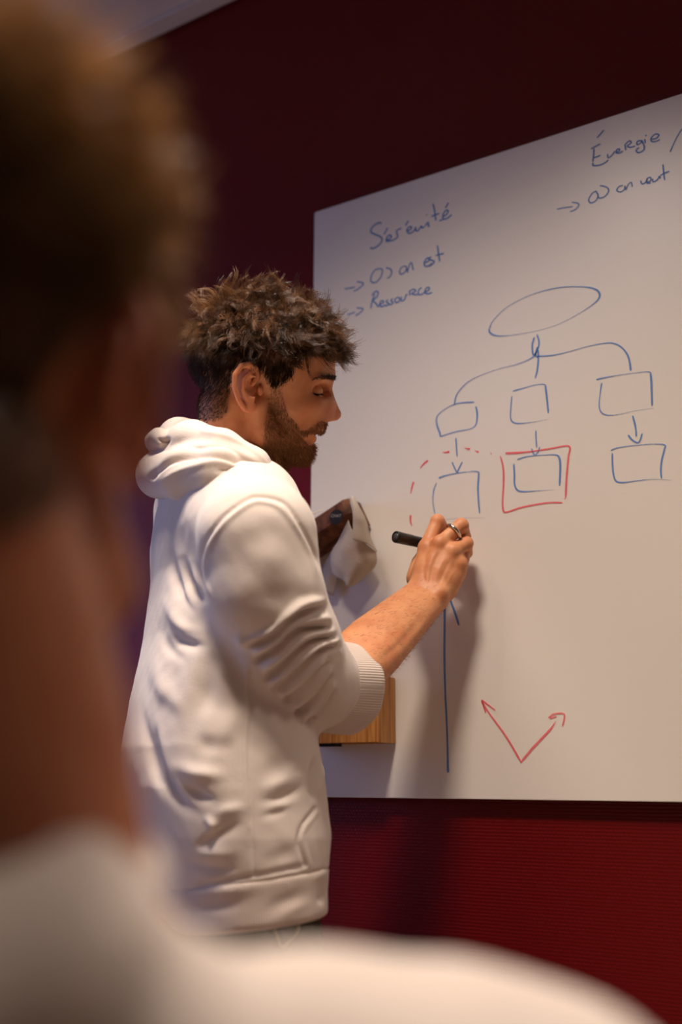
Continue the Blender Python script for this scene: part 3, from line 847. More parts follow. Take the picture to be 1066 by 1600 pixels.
def arm_sdf(P):
    # forearm: two bones' worth of muscle, oval towards the wrist
    o = wside * 0.5
    d = chain(P, [ELB - o * 0.030, ELB * 0.55 + WR * 0.45 - o * 0.030, WR - o * 0.028], [0.034, 0.033, 0.0205])
    d = smin(d, chain(P, [ELB + o * 0.030, ELB * 0.6 + WR * 0.4 + o * 0.030, WR + o * 0.028], [0.034, 0.032, 0.0200]), 0.02)
    # palm: fan from the wrist to the knuckles
    for i in range(4):
        s = WR + o * (-0.024 + 0.016 * i)
        mid = (s + MCP[i]) / 2 + np.array([0.0, -0.002, 0.0])
        d = smin(d, chain(P, [s, mid, MCP[i]], [0.0185, 0.0158, 0.0122 - 0.0006 * i]), 0.010)
    pc = (MCP[1] + MCP[2] + WR) / 3 + np.array([0.0, 0.014, -0.002])
    d = smin(d, rcone(P, pc, pc + (MCP[2] - WR) * 0.2, 0.021, 0.021), 0.012)
    d = smin(d, rcone(P, hp(699, 922, 0.080), hp(714, 893, 0.066), 0.0155, 0.0155), 0.010)     # heel of the hand
    d = smin(d, rcone(P, hp(652, 905, 0.078), hp(658, 880, 0.062), 0.0165, 0.0145), 0.010)     # ball of the thumb
    th = chain(P, [hp(652, 900, 0.076), hp(660, 872, 0.050), hp(676, 856, 0.036), hp(696, 852, 0.026)], [0.015, 0.0125, 0.0108, 0.0085])
    d = smin(d, th, 0.006)
    f = None
    for i in range(4):
        g = chain(P, [MCP[i], PIP[i], DIP[i], TIP[i]], FR[i], 0.002)
        g = smin(g, np.linalg.norm(P - PIP[i].astype(np.float32), axis=-1) - FR[i][1] * 1.03, 0.004)
        d = smin(d, g, 0.0055 if f is not None else 0.0055)
        f = g
    for i in range(4):                                           # knuckles and tendons under the skin
        d = smin(d, np.linalg.norm(P - (MCP[i] + np.array([0.003, -0.004, 0.001])).astype(np.float32), axis=-1) - 0.0088, 0.009)
    d = smin(d, np.linalg.norm(P - hp(689, 926, 0.106).astype(np.float32), axis=-1) - 0.0095, 0.012)   # wrist bone
    return d
allp = np.array([ELB, WR] + MCP + PIP + DIP + TIP)
av, aq = polygonize(arm_sdf, allp.min(0) - 0.06, allp.max(0) + 0.05, 0.0017)
av = relax(av, aq, 2)
av = sculpt(av, aq, [([(668, 862), (662, 890), (664, 912)], 3.0, -0.9), ([(688, 858), (676, 890), (671, 915)], 3.0, -1.0), ([(706, 870), (692, 898), (684, 918)], 3.0, -1.0),
                     ([(678, 862), (669, 890), (668, 915)], 3.0, 0.9), ([(698, 866), (684, 895), (677, 918)], 3.0, 0.8), ([(715, 885), (702, 905), (692, 920)], 3.0, 0.6),
                     ([(640, 912), (660, 918), (680, 922)], 2.0, -0.6), ([(645, 920), (665, 926), (690, 932)], 2.0, -0.4),
                     ([(600, 985), (640, 945), (655, 930)], 7.0, 1.4), ([(585, 1040), (630, 1000), (668, 950)], 6.0, -1.2), ([(590, 1070), (640, 1005), (680, 955)], 6, 0.9)])
an = normals(av, aq)
if np.mean(np.sum(an * (av - av.mean(0)), 1)) < 0: aq = aq[:, ::-1]

# ---- hidden trunk and left arm under the clothes keep the body one figure
SH_R, SH_L = W(403, 836, 1.235), W(318, 800, 1.545)
NECK = W(372, 770, 1.40)
PELV = W(370, 1440, 1.40)
BF = math.cos(math.radians(25)) * RH + math.sin(math.radians(25)) * FH      # the way he faces
BR = math.sin(math.radians(25)) * RH - math.cos(math.radians(25)) * FH      # his right
ELB_L, HAND_L = W(318, 1080, 1.60), W(455, 1215, 1.545)
def trunk_sdf(P):
    R = np.stack([BF, BR, ZUP])
    d = ell(P, (NECK * 0.7 + PELV * 0.3), (0.075, 0.13, 0.20), R)
    d = smin(d, ell(P, (NECK * 0.25 + PELV * 0.75), (0.08, 0.12, 0.22), R), 0.05)
    d = smin(d, ell(P, PELV, (0.075, 0.13, 0.11), R), 0.05)
    d = smin(d, chain(P, [NECK, NECK + ZUP * 0.03], [0.05, 0.05]), 0.03)
    d = smin(d, chain(P, [SH_L, NECK - ZUP * 0.04, SH_R], [0.045, 0.05, 0.045]), 0.03)
    d = smin(d, chain(P, [SH_R, ELB], [0.045, 0.036]), 0.02)
    d = smin(d, chain(P, [SH_L, ELB_L, HAND_L], [0.045, 0.036, 0.026]), 0.02)
    return d
tv, tq = polygonize(trunk_sdf, (-0.25, -0.65, 0.80), (0.45, 0.05, 1.60), 0.009)
tn = normals(tv, tq)
if np.mean(np.sum(tn * (tv - tv.mean(0)), 1)) < 0: tq = tq[:, ::-1]
bodyV = np.vstack([head_world, av, tv]); nh, na = len(head_world), len(av)
bodyF = np.vstack([hq, aq + nh, tq + nh + na])
me = pymesh('body', bodyV, bodyF)
z_ = np.zeros(len(bodyV) - nh)
attr(me, 'stubble', np.concatenate([np.maximum(stub * 0.34, scal * 0.95), z_]))
attr(me, 'lip', np.concatenate([lipm, z_])); 
kn = np.zeros(na)
for p in list(PIP) + list(MCP): kn = np.maximum(kn, 0.7 * np.exp(-(np.linalg.norm(av - p, axis=1) / 0.012) ** 2))
attr(me, 'flush', np.concatenate([flush, kn, np.zeros(len(tv))]))
link('body', me, man, M_skin)

# ---- hair
def hair_normals():
    return hn
def grow(roots, dirs, length, steps, curl_amp, curl_freq, droop, phase, wob):
    """curved strands; lengths in metres"""
    n = len(roots)
    P = np.zeros((n, steps, 3)); P[:, 0] = roots
    D = dirs / np.linalg.norm(dirs, axis=1)[:, None]
    s = length / (steps - 1)
    ax1 = np.cross(D, np.array([0.2, 0.4, 0.9])); ax1 /= np.linalg.norm(ax1, axis=1)[:, None]
    ax2 = np.cross(D, ax1)
    for k in range(1, steps):
        t = k / (steps - 1)
        a = phase + curl_freq * t * 2 * math.pi
        off = curl_amp[:, None] * (np.cos(a)[:, None] * ax1 + np.sin(a)[:, None] * ax2) * min(1, 1.5 * t)
        dd = D + off + droop * t + wob * rng.normal(size=(n, 3)) * 0.3
        dd /= np.linalg.norm(dd, axis=1)[:, None]
        P[:, k] = P[:, k - 1] + dd * s[:, None]
    return P
tri_area = np.linalg.norm(np.cross(head_world[hq[:, 2]] - head_world[hq[:, 0]], head_world[hq[:, 3]] - head_world[hq[:, 1]]), axis=1)
def sample(mask, n):
    fm = mask[hq].all(1)
    idx = np.nonzero(fm)[0]; p = tri_area[idx] / tri_area[idx].sum()
    f = rng.choice(idx, n, p=p)
    w = rng.dirichlet((1, 1, 1, 1), n)
    pos = np.einsum('nk,nkd->nd', w, head_world[hq[f]]); loc = np.einsum('nk,nkd->nd', w, head_local[hq[f]])
    nor = np.einsum('nk,nkd->nd', w, hn[hq[f]])
    return pos, loc, nor / np.linalg.norm(nor, axis=1)[:, None]

# scalp hair: wavy locks on top, short on the sides and nape
def scalp_hair(name, parent, mat, mapp, dmap, NC, per, lmax, curl, thick, flowfn, label, tone_top, under, lift=0.40):
    mk = scal0 > 0.5
    def smp(mask, n):
        idx = np.nonzero(mask[hq].all(1))[0]; p = tri_area[idx] / tri_area[idx].sum()
        f = rng.choice(idx, n, p=p); w = rng.dirichlet((1, 1, 1, 1), n)
        loc = np.einsum('nk,nkd->nd', w, head_local[hq[f]]); nl = np.einsum('nk,nkd->nd', w, hnl[hq[f]])
        nw = dmap(nl); return mapp(loc), loc, nw / np.linalg.norm(nw, axis=1)[:, None]
    gp, gl, gn = smp(mk, NC)
    topw = np.clip((578 - gl[:, 1] + 0.22 * (gl[:, 0] - 400)) / 60, 0, 1)
    low = np.clip((gl[:, 1] - 560) / 70, 0, 1)
    gd = gn * (0.50 + lift * topw)[:, None] * (1 - 0.6 * low)[:, None] + dmap(flowfn(gl, topw))
    glen = 0.013 + lmax * topw * (0.7 + 0.6 * rng.random(NC)) - 0.007 * low
    ph = rng.random(NC) * 2 * math.pi; fr = 0.35 + 0.55 * rng.random(NC)
    ST = 10
    guide = grow(gp - gn * 0.0012, gd, glen, ST, (0.2 + curl * topw) * (0.7 + 0.6 * rng.random(NC)), fr, np.array([0, 0, -0.25]), ph, 0.12)
    rep = np.repeat(np.arange(NC), per); n = len(rep)
    jit = rng.normal(size=(n, 3)) * 0.0036
    jit -= gn[rep] * np.sum(jit * gn[rep], 1)[:, None]
    t = np.linspace(0, 1, ST)
    P = guide[rep] + jit[:, None, :] * (1 - 0.52 * t)[None, :, None]
    fz = rng.normal(size=(n, 1, 3)) * 0.0017; fz2 = rng.normal(size=(n, 1, 3)) * 0.0010
    P = P + fz * (t ** 2)[None, :, None] + fz2 * np.sin(t * 7 + 1)[None, :, None] * t[None, :, None]
    cut = 0.7 + 0.3 * rng.random(n)                               # uneven tips
    tt_ = t[None, :] * cut[:, None] * (ST - 1); i0 = np.minimum(tt_.astype(int), ST - 2); u_ = (tt_ - i0)[..., None]
    ii = np.arange(n)[:, None]
    P = P[ii, i0] * (1 - u_) + P[ii, i0 + 1] * u_
    fp, fl, fn_ = smp(mk & (hy > 525), under)
    ud = fn_ * 0.5 + dmap(np.tile(np.array([[-0.25, 0.8, 0.0]]), (under, 1))) + 0.22 * rng.normal(size=fp.shape)
    uf = np.clip((fl[:, 1] - 585) / 60, 0, 1)
    PU = grow(fp - fn_ * 0.001, ud, 0.014 - 0.0095 * uf, 5, np.full(under, 0.2), np.ones(under), np.array([0, 0, -0.2]), rng.random(under) * 6, 0.15)
    V1, F1 = strands(P, thick, thick * 0.35); V2, F2 = strands(PU, thick * 0.85, thick * 0.35)
    me = pymesh(name, np.vstack([V1, V2]), np.vstack([F1, F2 + len(V1)]))
    lt = np.repeat(rng.random(NC), per)
    tone = np.clip(tone_top * topw[rep] * (0.1 + 0.9 * lt ** 1.4) + 0.12 * rng.random(n), 0, 1)
    attr(me, 'tone', np.concatenate([np.repeat(tone, ST * 3), np.repeat(rng.random(under) * 0.15, 15)]))
    return tag(link(name, me, parent, mat), kind='stuff', label=label)
hnl = np.stack([hn @ ha, -(hn @ hb), hn @ hc], 1)                # normals in the head frame
def flow_man(gl, topw):
    n = len(gl)
    front = np.clip((gl[:, 0] - 430) / 90, 0, 1); back = np.clip((385 - gl[:, 0]) / 80, 0, 1)
    f = np.zeros((n, 3))
    f[:, 0] = 0.7 * front * topw + 0.25 * topw - 0.45 * back * topw - 0.15 * (1 - topw)
    f[:, 1] = 0.15 + 0.55 * (1 - topw) + 0.55 * back + 0.45 * np.clip((gl[:, 0] - 485) / 30, 0, 1)
    f[:, 2] = 0.25 * np.sign(gl[:, 2]) * topw * np.clip(np.abs(gl[:, 2]) / 60, 0, 1)
    return f * 1.25 + 0.33 * rng.normal(size=f.shape) * (0.35 + 0.65 * topw[:, None])
scalp_hair('hair', man, M_hair, head2world, dir2world, 1500, 13, 0.040, 0.95, 0.00037, flow_man, 'tousled wavy short brown hair', 1.0, 5200, 0.26)

# fine hair on the forearm
an_ = normals(av, aq)
tz_ = np.clip(((av - ELB) @ (WR - ELB)) / ((WR - ELB) @ (WR - ELB)), -1, 2)
fi = np.nonzero((tz_ > 0.15) & (tz_ < 0.98))[0]
fi = rng.choice(fi, 900)
fdir_ = (WR - ELB) / np.linalg.norm(WR - ELB)
PA = grow(av[fi], an_[fi] * 0.2 + fdir_ * 0.5 + wside * 0.6 + 0.3 * rng.normal(size=(900, 3)), 0.004 + 0.004 * rng.random(900), 5, np.full(900, 0.25), np.full(900, 0.5), np.zeros(3), rng.random(900) * 6, 0.1)
Va, Fa = strands(PA, 0.00016, 0.00006)
me = pymesh('arm_hair', Va, Fa); attr(me, 'tone', np.repeat(rng.random(900), 15))
tag(link('arm_hair', me, man, M_beard), kind='stuff')
# beard, moustache, eyebrows and lashes
bp_, bl, bn = sample(stub > 0.42, 9500)
keep = ~((bl[:, 1] < 625) & (rng.random(len(bl)) < 0.45))
bp_, bl, bn = bp_[keep], bl[keep], bn[keep]
bd = bn * 0.55 + dir2world(np.tile(np.array([[0.15, 0.8, 0.0]]), (len(bp_), 1))) + 0.42 * rng.normal(size=bp_.shape)
ln = np.where(bl[:, 1] > 690, 0.0095, 0.0065) * (0.7 + 0.6 * rng.random(len(bl))); ln[bl[:, 1] < 630] *= 0.65
ln[(bl[:, 0] > 480) & (bl[:, 1] < 680)] *= 0.85
PB = grow(bp_ - bn * 0.0006, bd, ln, 5, 0.35 * np.ones(len(bp_)), np.ones(len(bp_)) * 0.6, np.array([0, 0, -0.1]), rng.random(len(bp_)) * 6, 0.2)
Vb, Fb = strands(PB, 0.00032, 0.00012)
me = pymesh('beard', Vb, Fb); attr(me, 'tone', np.repeat(rng.random(len(bp_)) ** 1.3, 15))
tag(link('beard', me, man, M_beard), kind='stuff', label='short trimmed brown beard')
def region_hair(name, poly, n, length, vec, r, mat):
    mk = in_poly(hx, hy, poly) & (np.abs(hz) > 4)
    p, l, nn = sample(mk, n)
    vl = np.tile(np.array([vec], float), (n, 1)); vl[:, 2] *= np.sign(l[:, 2])
    v = dir2world(vl) + nn * 0.25 + 0.18 * rng.normal(size=p.shape)
    PP = grow(p - nn * 0.0004, v, length * (0.7 + 0.6 * rng.random(n)), 4, np.zeros(n), np.ones(n), np.zeros(3), np.zeros(n), 0.1)
    V, F = strands(PP, r, r * 0.4)
    me = pymesh(name, V, F); attr(me, 'tone', np.repeat(rng.random(n) * 0.6, 12))
    return tag(link(name, me, man, mat), kind='stuff')
region_hair('eyebrow', [(485, 592.5), (498, 588.5), (514, 586.5), (524, 588), (524, 595), (510, 594.5), (498, 593.5), (486, 595)], 620, 0.0075, (-0.30, -0.28, 0.8), 0.00030, M_brow)
lash = []
for sgn in (1, -1):
    for t in np.linspace(0, 1, 26):
        c = catmull([(480, 609, 47), (486, 613, 48), (494, 615, 46.5), (501, 614.4, 40.5)], 12)
        q = c[int(t * (len(c) - 1))] * np.array([1, 1, sgn])
        v = np.array([0.35 + 0.5 * t, 0.75, 0.35 * sgn]); v /= np.linalg.norm(v)
        for j in range(2):
            vv = v + rng.normal(size=3) * 0.12
            lash.append([head2world((q + vv * s_)[None])[0] for s_ in (-0.6, 1.6, 3.6)])
Vl, Fl = strands(np.array(lash), 0.00046, 0.00018)
me = pymesh('eyelashes', Vl, Fl); attr(me, 'tone', np.zeros(len(Vl)))
tag(link('eyelashes', me, man, M_brow), kind='stuff')
# ---- hoodie
ROWS = [(745, 262, 425, .10), (790, 236, 440, .150), (850, 228, 466, .172), (900, 228, 476, .178), (1000, 216, 482, .182), (1100, 196, 484, .186),
        (1170, 184, 493, .190), (1230, 186, 503, .192), (1300, 200, 510, .190), (1380, 222, 505, .180), (1460, 232, 506, .176), (1560, 240, 508, .17)]
SA, CA = math.sin(math.radians(25)), math.cos(math.radians(25))
tz, tcx, tcy, tt, tw = [], [], [], [], []
for (y, xl, xr, w_) in ROWS:
    c = W((xl + xr) / 2, y, 1.40); k = FPX / ((c - CAM) @ FWD)
    e = (xr - xl) / 2 / k
    tz.append(c[2]); tcx.append(c[0]); tcy.append(c[1]); tw.append(w_)
    tt.append(math.sqrt(max(e * e - (w_ * SA) ** 2, 0.003)) / CA)
o_ = np.argsort(tz); tz, tcx, tcy, tt, tw = [np.array(a)[o_] for a in (tz, tcx, tcy, tt, tw)]
def torso(P, grow_=0.0):
    z = P[:, 2]
    x = P[:, 0] - np.interp(z, tz, tcx); y = P[:, 1] - np.interp(z, tz, tcy)
    f = np.abs(x * BF[0] + y * BF[1]) / (np.interp(z, tz, tt) + grow_); r = np.abs(x * BR[0] + y * BR[1]) / (np.interp(z, tz, tw) + grow_)
    n = 2.35
    k = (f ** n + r ** n + 1e-9) ** (1 / n)
    return (k - 1) * np.minimum(np.interp(z, tz, tt), np.interp(z, tz, tw)) * 0.92
# hem planes: front edge higher than the back
def plane(p, q, r):
    n = np.cross(q - p, r - p); n /= np.linalg.norm(n)
    return (n, p) if n[2] > 0 else (-n, p)
HEM_T = plane(W(507, 1352, 1.44), W(395, 1377, 1.27), W(235, 1393, 1.40))
HEM_B = plane(W(508, 1418, 1.44), W(392, 1452, 1.27), W(235, 1455, 1.40))
def above(P, pl): return (P - pl[1].astype(np.float32)) @ pl[0].astype(np.float32)
SL = [W(403, 842, 1.228), W(416, 925, 1.236), W(446, 1006, 1.268), W(482, 1062, 1.322), W(500, 1070, 1.345)]
SLR = [0.072, 0.072, 0.070, 0.064, 0.058]
def hoodie_sdf(P):
    d = torso(P)
    d = smax(d, (P[:, 2] - W(350, 752, 1.40)[2]) * 0.9, 0.05)
    d = smin(d, chain(P, [NECK - ZUP * 0.025, (NECK + SH_R) / 2 + ZUP * 0.006, SH_R], [0.066, 0.070, 0.070]), 0.035)
    d = smin(d, chain(P, [NECK - ZUP * 0.025, (NECK + SH_L) / 2 + ZUP * 0.004, SH_L], [0.070, 0.074, 0.074]), 0.035)
    d = smin(d, chain(P, [SH_L, ELB_L, HAND_L], [0.072, 0.062, 0.05], 0.01), 0.02)
    d = smin(d, chain(P, SL, SLR, 0.010), 0.016)
    return smax(d, -above(P, HEM_T), 0.004)
lo = np.array([-0.22, -0.62, 0.86]); hi = np.array([0.42, -0.03, 1.60])
cv, cq = polygonize(hoodie_sdf, lo, hi, 0.0027, 2.2)
cv = relax(cv, cq, 4)
cn = normals(cv, cq)
if np.mean(np.sum(cn * (cv - cv.mean(0)), 1)) < 0: cq = cq[:, ::-1]
TORSO_FOLDS = [
    ([(283, 862), (297, 905), (322, 948)], 9, -12, 0.3), ([(264, 835), (273, 895), (288, 938), (312, 965)], 7, -9, 0.3), ([(258, 925), (282, 978), (322, 985)], 10, 7), ([(295, 880), (312, 915), (330, 935)], 7, 5),
    ([(262, 990), (292, 1004), (330, 1012)], 8, -6, 0.3), ([(250, 960), (262, 1010), (300, 1040)], 8, -4), ([(238, 1000), (255, 1075), (305, 1125)], 14, 6), ([(300, 1060), (330, 1090), (345, 1140)], 18, -4),
    ([(236, 1110), (247, 1190), (276, 1242), (322, 1282)], 9, -13, 0.35), ([(222, 1090), (236, 1190), (258, 1255)], 6, -6), ([(208, 1120), (214, 1200), (235, 1270)], 14, 6),
    ([(258, 1190), (305, 1208), (370, 1212)], 13, 7), ([(275, 1225), (312, 1240), (345, 1258)], 9, -7, 0.3), ([(285, 1150), (330, 1165), (380, 1160)], 14, -4),
    ([(330, 1285), (350, 1268), (395, 1262)], 10, 4), ([(396, 1250), (430, 1248), (470, 1230), (488, 1215)], 7, -3.5, 0.3), ([(398, 1234), (430, 1228), (470, 1210), (490, 1190)], 10, 3.5), ([(400, 1280), (425, 1272), (458, 1262)], 6, -2.5), ([(400, 1264), (440, 1258), (474, 1244)], 7, 2.2),
    ([(296, 1336), (328, 1310), (358, 1292), (392, 1290)], 10, -6, 0.3), ([(318, 1272), (332, 1290), (326, 1310)], 6, 6), ([(265, 1342), (330, 1356), (388, 1364)], 8, -4), ([(280, 1322), (340, 1335), (390, 1325)], 11, 3.5),
    ([(402, 1345), (440, 1338), (474, 1318)], 12, -2), ([(300, 1385), (380, 1372), (480, 1352)], 4, -3, 0, 0.1),
    ([(325, 965), (300, 1050), (262, 1165)], 13, 3.5), ([(345, 1000), (322, 1080), (285, 1180)], 13, -3.5), ([(372, 1090), (352, 1150), (318, 1200)], 14, 3), ([(470, 1150), (440, 1190), (400, 1222)], 14, -3), ([(484, 1160), (452, 1205), (402, 1245)], 9, 2.5),
    ([(393, 1040), (392, 1100), (389, 1166), (391, 1231), (394, 1300), (397, 1368)], 2.4, -2.2, 0, 0.02), ([(387, 1040), (386, 1100), (384, 1166), (386, 1231), (389, 1300)], 3, 0.9, 0, 0.02),
    ([(494, 1178), (491, 1205), (489, 1232), (492, 1256)], 6, -11, 0, 0.4), ([(500, 1165), (503, 1210), (500, 1255)], 5, 4),
    ([(494, 1260), (482, 1276), (471, 1291), (466, 1313), (471, 1335), (479, 1356)], 2.4, -2.6, 0, 0.03), ([(499, 1265), (476, 1295), (472, 1313), (485, 1356)], 3, 1.2, 0, 0.03),
    ([(345, 760), (300, 800), (262, 850)], 30, 3), ([(240, 830), (238, 900), (232, 980)], 10, -3), ([(352, 980), (370, 1060), (380, 1120)], 12, -5),
]
SLEEVE_FOLDS = [
    ([(500, 893), (489, 858), (468, 817), (448, 789), (428, 779), (408, 776), (388, 779), (351, 805), (323, 842), (313, 874), (314, 900), (319, 918), (331, 951)], 2.6, -3.0, 0, 0.08),
    ([(497, 910), (482, 860), (462, 823), (440, 796), (415, 785), (391, 787), (356, 812), (330, 846), (320, 876), (321, 900), (326, 918), (337, 948)], 3.2, 2.0, 0, 0.08),
    ([(347, 731), (360, 738), (372, 749), (390, 766)], 2, -1.4, 0, 0.1),
    ([(375, 925), (430, 935), (500, 905)], 22, -3), ([(372, 880), (430, 870), (470, 850)], 26, 4),
    ([(372, 985), (384, 1003), (428, 983), (470, 945), (512, 938)], 7, 6, 0.2), ([(376, 1010), (420, 997), (452, 972), (493, 952), (515, 951)], 5.5, -8, -0.2),
    ([(392, 1022), (432, 1003), (470, 972), (522, 966)], 6.5, 6), ([(393, 1038), (432, 1014), (468, 986), (523, 980)], 5, -9, -0.2),
    ([(405, 1050), (440, 1026), (478, 994), (528, 986)], 5.5, 5.5), ([(408, 1066), (444, 1040), (485, 1005), (531, 993)], 4.6, -9, -0.2),
    ([(418, 1072), (455, 1045), (497, 1010), (535, 1000)], 5, 5), ([(424, 1083), (464, 1052), (505, 1017), (538, 1009)], 4.4, -8, -0.2),
    ([(434, 1090), (473, 1060), (511, 1022)], 5, 5), ([(442, 1100), (481, 1069), (517, 1029)], 4.4, -8, -0.2),
    ([(452, 1108), (487, 1080), (519, 1038)], 5, 5), ([(460, 1118), (493, 1093), (521, 1050)], 4.6, -8, -0.2), ([(470, 1124), (500, 1100), (522, 1060)], 5, 4), ([(478, 1130), (506, 1110), (524, 1075)], 4, -5),
]
cv = sculpt(cv, cq, [(s[0], s[1], s[2] * (1.0 if len(s) > 4 else 0.8)) + (s[3] if len(s) > 3 else 0.0, s[4] if len(s) > 4 else 0.5) for s in TORSO_FOLDS])
cv = sculpt(cv, cq, [(s[0], s[1], s[2] * (1.0 if len(s) > 4 else 1.35)) + (s[3] if len(s) > 3 else 0.0, s[4] if len(s) > 4 else (0.5 if s[1] > 9 else 0.15)) for s in SLEEVE_FOLDS])
N_ = normals(cv, cq)
def vnoise(P, f, seed):
    r = np.random.default_rng(seed); out = np.zeros(len(P))
    for i in range(10):
        k = r.normal(size=3); k /= np.linalg.norm(k)
        out += np.sin((P @ k) * f * (0.6 + 0.8 * r.random()) * 2 * math.pi + r.random() * 6.28)
    return out / 10
cv = cv + N_ * (0.0016 * vnoise(cv, 14, 3) + 0.0007 * vnoise(cv, 40, 5))[:, None]
cv = relax(cv, cq, 1)
hoodie = link('hoodie', pymesh('hoodie', cv, cq), man, M_cloth)

# waistband, cuff: ribbed knit
def rib_nodes(m, freq):
    N, L, b = nt(m)
    at = N.new('ShaderNodeAttribute'); at.attribute_name = 'rib'
    mu = N.new('ShaderNodeMath'); mu.operation = 'MULTIPLY'; mu.inputs[1].default_value = freq
    sn = N.new('ShaderNodeMath'); sn.operation = 'SINE'
    L.new(at.outputs['Fac'], mu.inputs[0]); L.new(mu.outputs[0], sn.inputs[0])
    bp = N.new('ShaderNodeBump'); bp.inputs['Strength'].default_value = 0.35; bp.inputs['Distance'].default_value = 0.0012
    L.new(sn.outputs[0], bp.inputs['Height']); L.new(bp.outputs[0], b.inputs['Normal'])
rib_nodes(M_rib, 2 * math.pi)
def band_sdf(P):
    d = torso(P, 0.001)
    d = smax(d, above(P, HEM_T) - 0.004, 0.007)
    d = smax(d, -above(P, HEM_B), 0.007)
    return d
wv, wq = polygonize(band_sdf, (-0.22, -0.62, 0.80), (0.42, -0.03, 1.06), 0.0036, 2.0)
wv = relax(wv, wq, 3)
if np.mean(np.sum(normals(wv, wq) * (wv - wv.mean(0)), 1)) < 0: wq = wq[:, ::-1]
wv = sculpt(wv, wq, [([(270, 1428), (340, 1415), (400, 1412)], 11, -2.2, 0, 0.5), ([(400, 1432), (440, 1412), (490, 1388)], 11, -2.0, 0, 0.5), ([(290, 1405), (350, 1395), (420, 1385)], 10, 1.5, 0, 0.5), ([(499, 1372), (503, 1395), (499, 1415)], 6, -2.5), ([(420, 1440), (460, 1420), (495, 1405)], 8, 1.5, 0, 0.5)])
me = pymesh('waistband', wv, wq)
ang = np.arctan2((wv[:, 0] - wv[:, 0].mean()), (wv[:, 1] - wv[:, 1].mean()))
attr(me, 'rib', ang * 60)
link('waistband', me, hoodie, M_rib)
# cuff
C0, C1 = W(500, 1071, 1.342), W(551, 1074, 1.398)
ax = (C1 - C0); ax /= np.linalg.norm(ax)
u = np.cross(ax, ZUP); u /= np.linalg.norm(u); v = np.cross(u, ax)
V = []; rib = []
prof_c = [(0.0, 0.046), (0.06, 0.055), (0.2, 0.0585), (0.45, 0.0595), (0.75, 0.0605), (0.93, 0.0605), (1.0, 0.0592), (1.0, 0.0560), (0.9, 0.054), (0.5, 0.052)]
NS = 96
Lc = np.linalg.norm(C1 - C0)
for t, r in prof_c:
    for s in range(NS):
        a = 2 * math.pi * s / NS
        wob = 1 + 0.02 * math.sin(3 * a + 1) + 0.012 * math.sin(7 * a)
        V.append(C0 + ax * Lc * t + (math.cos(a) * u * 0.93 + math.sin(a) * v * 1.04) * r * wob); rib.append(s / NS * 110)
F = [(i * NS + s, i * NS + (s + 1) % NS, (i + 1) * NS + (s + 1) % NS, (i + 1) * NS + s) for i in range(len(prof_c) - 1) for s in range(NS)]
me = mesh_from('cuff', V, F)
attr(me, 'rib', rib)
link('cuff', me, hoodie, M_rib)
# hood lying around the neck
def hood_sdf(P):
    A = [W(270, 700, 1.41), W(300, 694, 1.335), W(345, 706, 1.295), W(392, 730, 1.292), W(420, 756, 1.325), W(432, 778, 1.39), W(422, 752, 1.47), W(385, 715, 1.52), W(330, 688, 1.53), W(280, 686, 1.49), W(270, 700, 1.41)]
    RA = [0.030, 0.033, 0.031, 0.027, 0.019, 0.015, 0.019, 0.026, 0.031, 0.033, 0.030]
    B = [W(250, 742, 1.40), W(290, 742, 1.31), W(340, 742, 1.27), W(388, 758, 1.275), W(424, 776, 1.315)]
    RB = [0.034, 0.036, 0.033, 0.024, 0.015]
    d = chain(P, A, RA, 0.008)
    d = smin(d, chain(P, B, RB, 0.010), 0.005)
    d = smin(d, chain(P, [W(250, 742, 1.40), W(275, 735, 1.50), W(330, 730, 1.56)], [0.034, 0.034, 0.03], 0.01), 0.006)
    # the neck opening
    nk = chain(P, [W(372, 640, 1.40), W(392, 790, 1.40)], [0.056, 0.058])
    d = smax(d, -nk, 0.006)
    d = smin(d, chain(P, [W(243, 690, 1.385), W(248, 683, 1.36), W(258, 690, 1.345)], [0.016, 0.014, 0.012]), 0.006)
    return d
gv, gq = polygonize(hood_sdf, (-0.12, -0.52, 1.42), (0.24, -0.10, 1.68), 0.0026, 2.0)
gv = relax(gv, gq, 2)
if np.mean(np.sum(normals(gv, gq) * (gv - gv.mean(0)), 1)) < 0: gq = gq[:, ::-1]
gv = sculpt(gv, gq, [
    ([(233, 752), (250, 732), (271, 719), (311, 711), (347, 713), (396, 731), (428, 756)], 4.5, -7, 0, 0.05), ([(240, 726), (268, 706), (311, 698), (350, 700), (400, 722), (430, 748)], 7, 3.5),
    ([(240, 768), (268, 742), (305, 728), (345, 722), (390, 742)], 5, 3), ([(248, 705), (258, 694), (262, 680)], 4, -6), ([(246, 684), (254, 690), (262, 686)], 3, -5),
    ([(262, 700), (300, 684), (340, 690)], 9, -3), ([(310, 672), (360, 684), (405, 712), (432, 748)], 3, 2.0, 0, 0.05), ([(330, 735), (370, 738), (410, 760)], 4, -2.5)])
link('hood', pymesh('hood', gv, gq), hoodie, M_cloth)

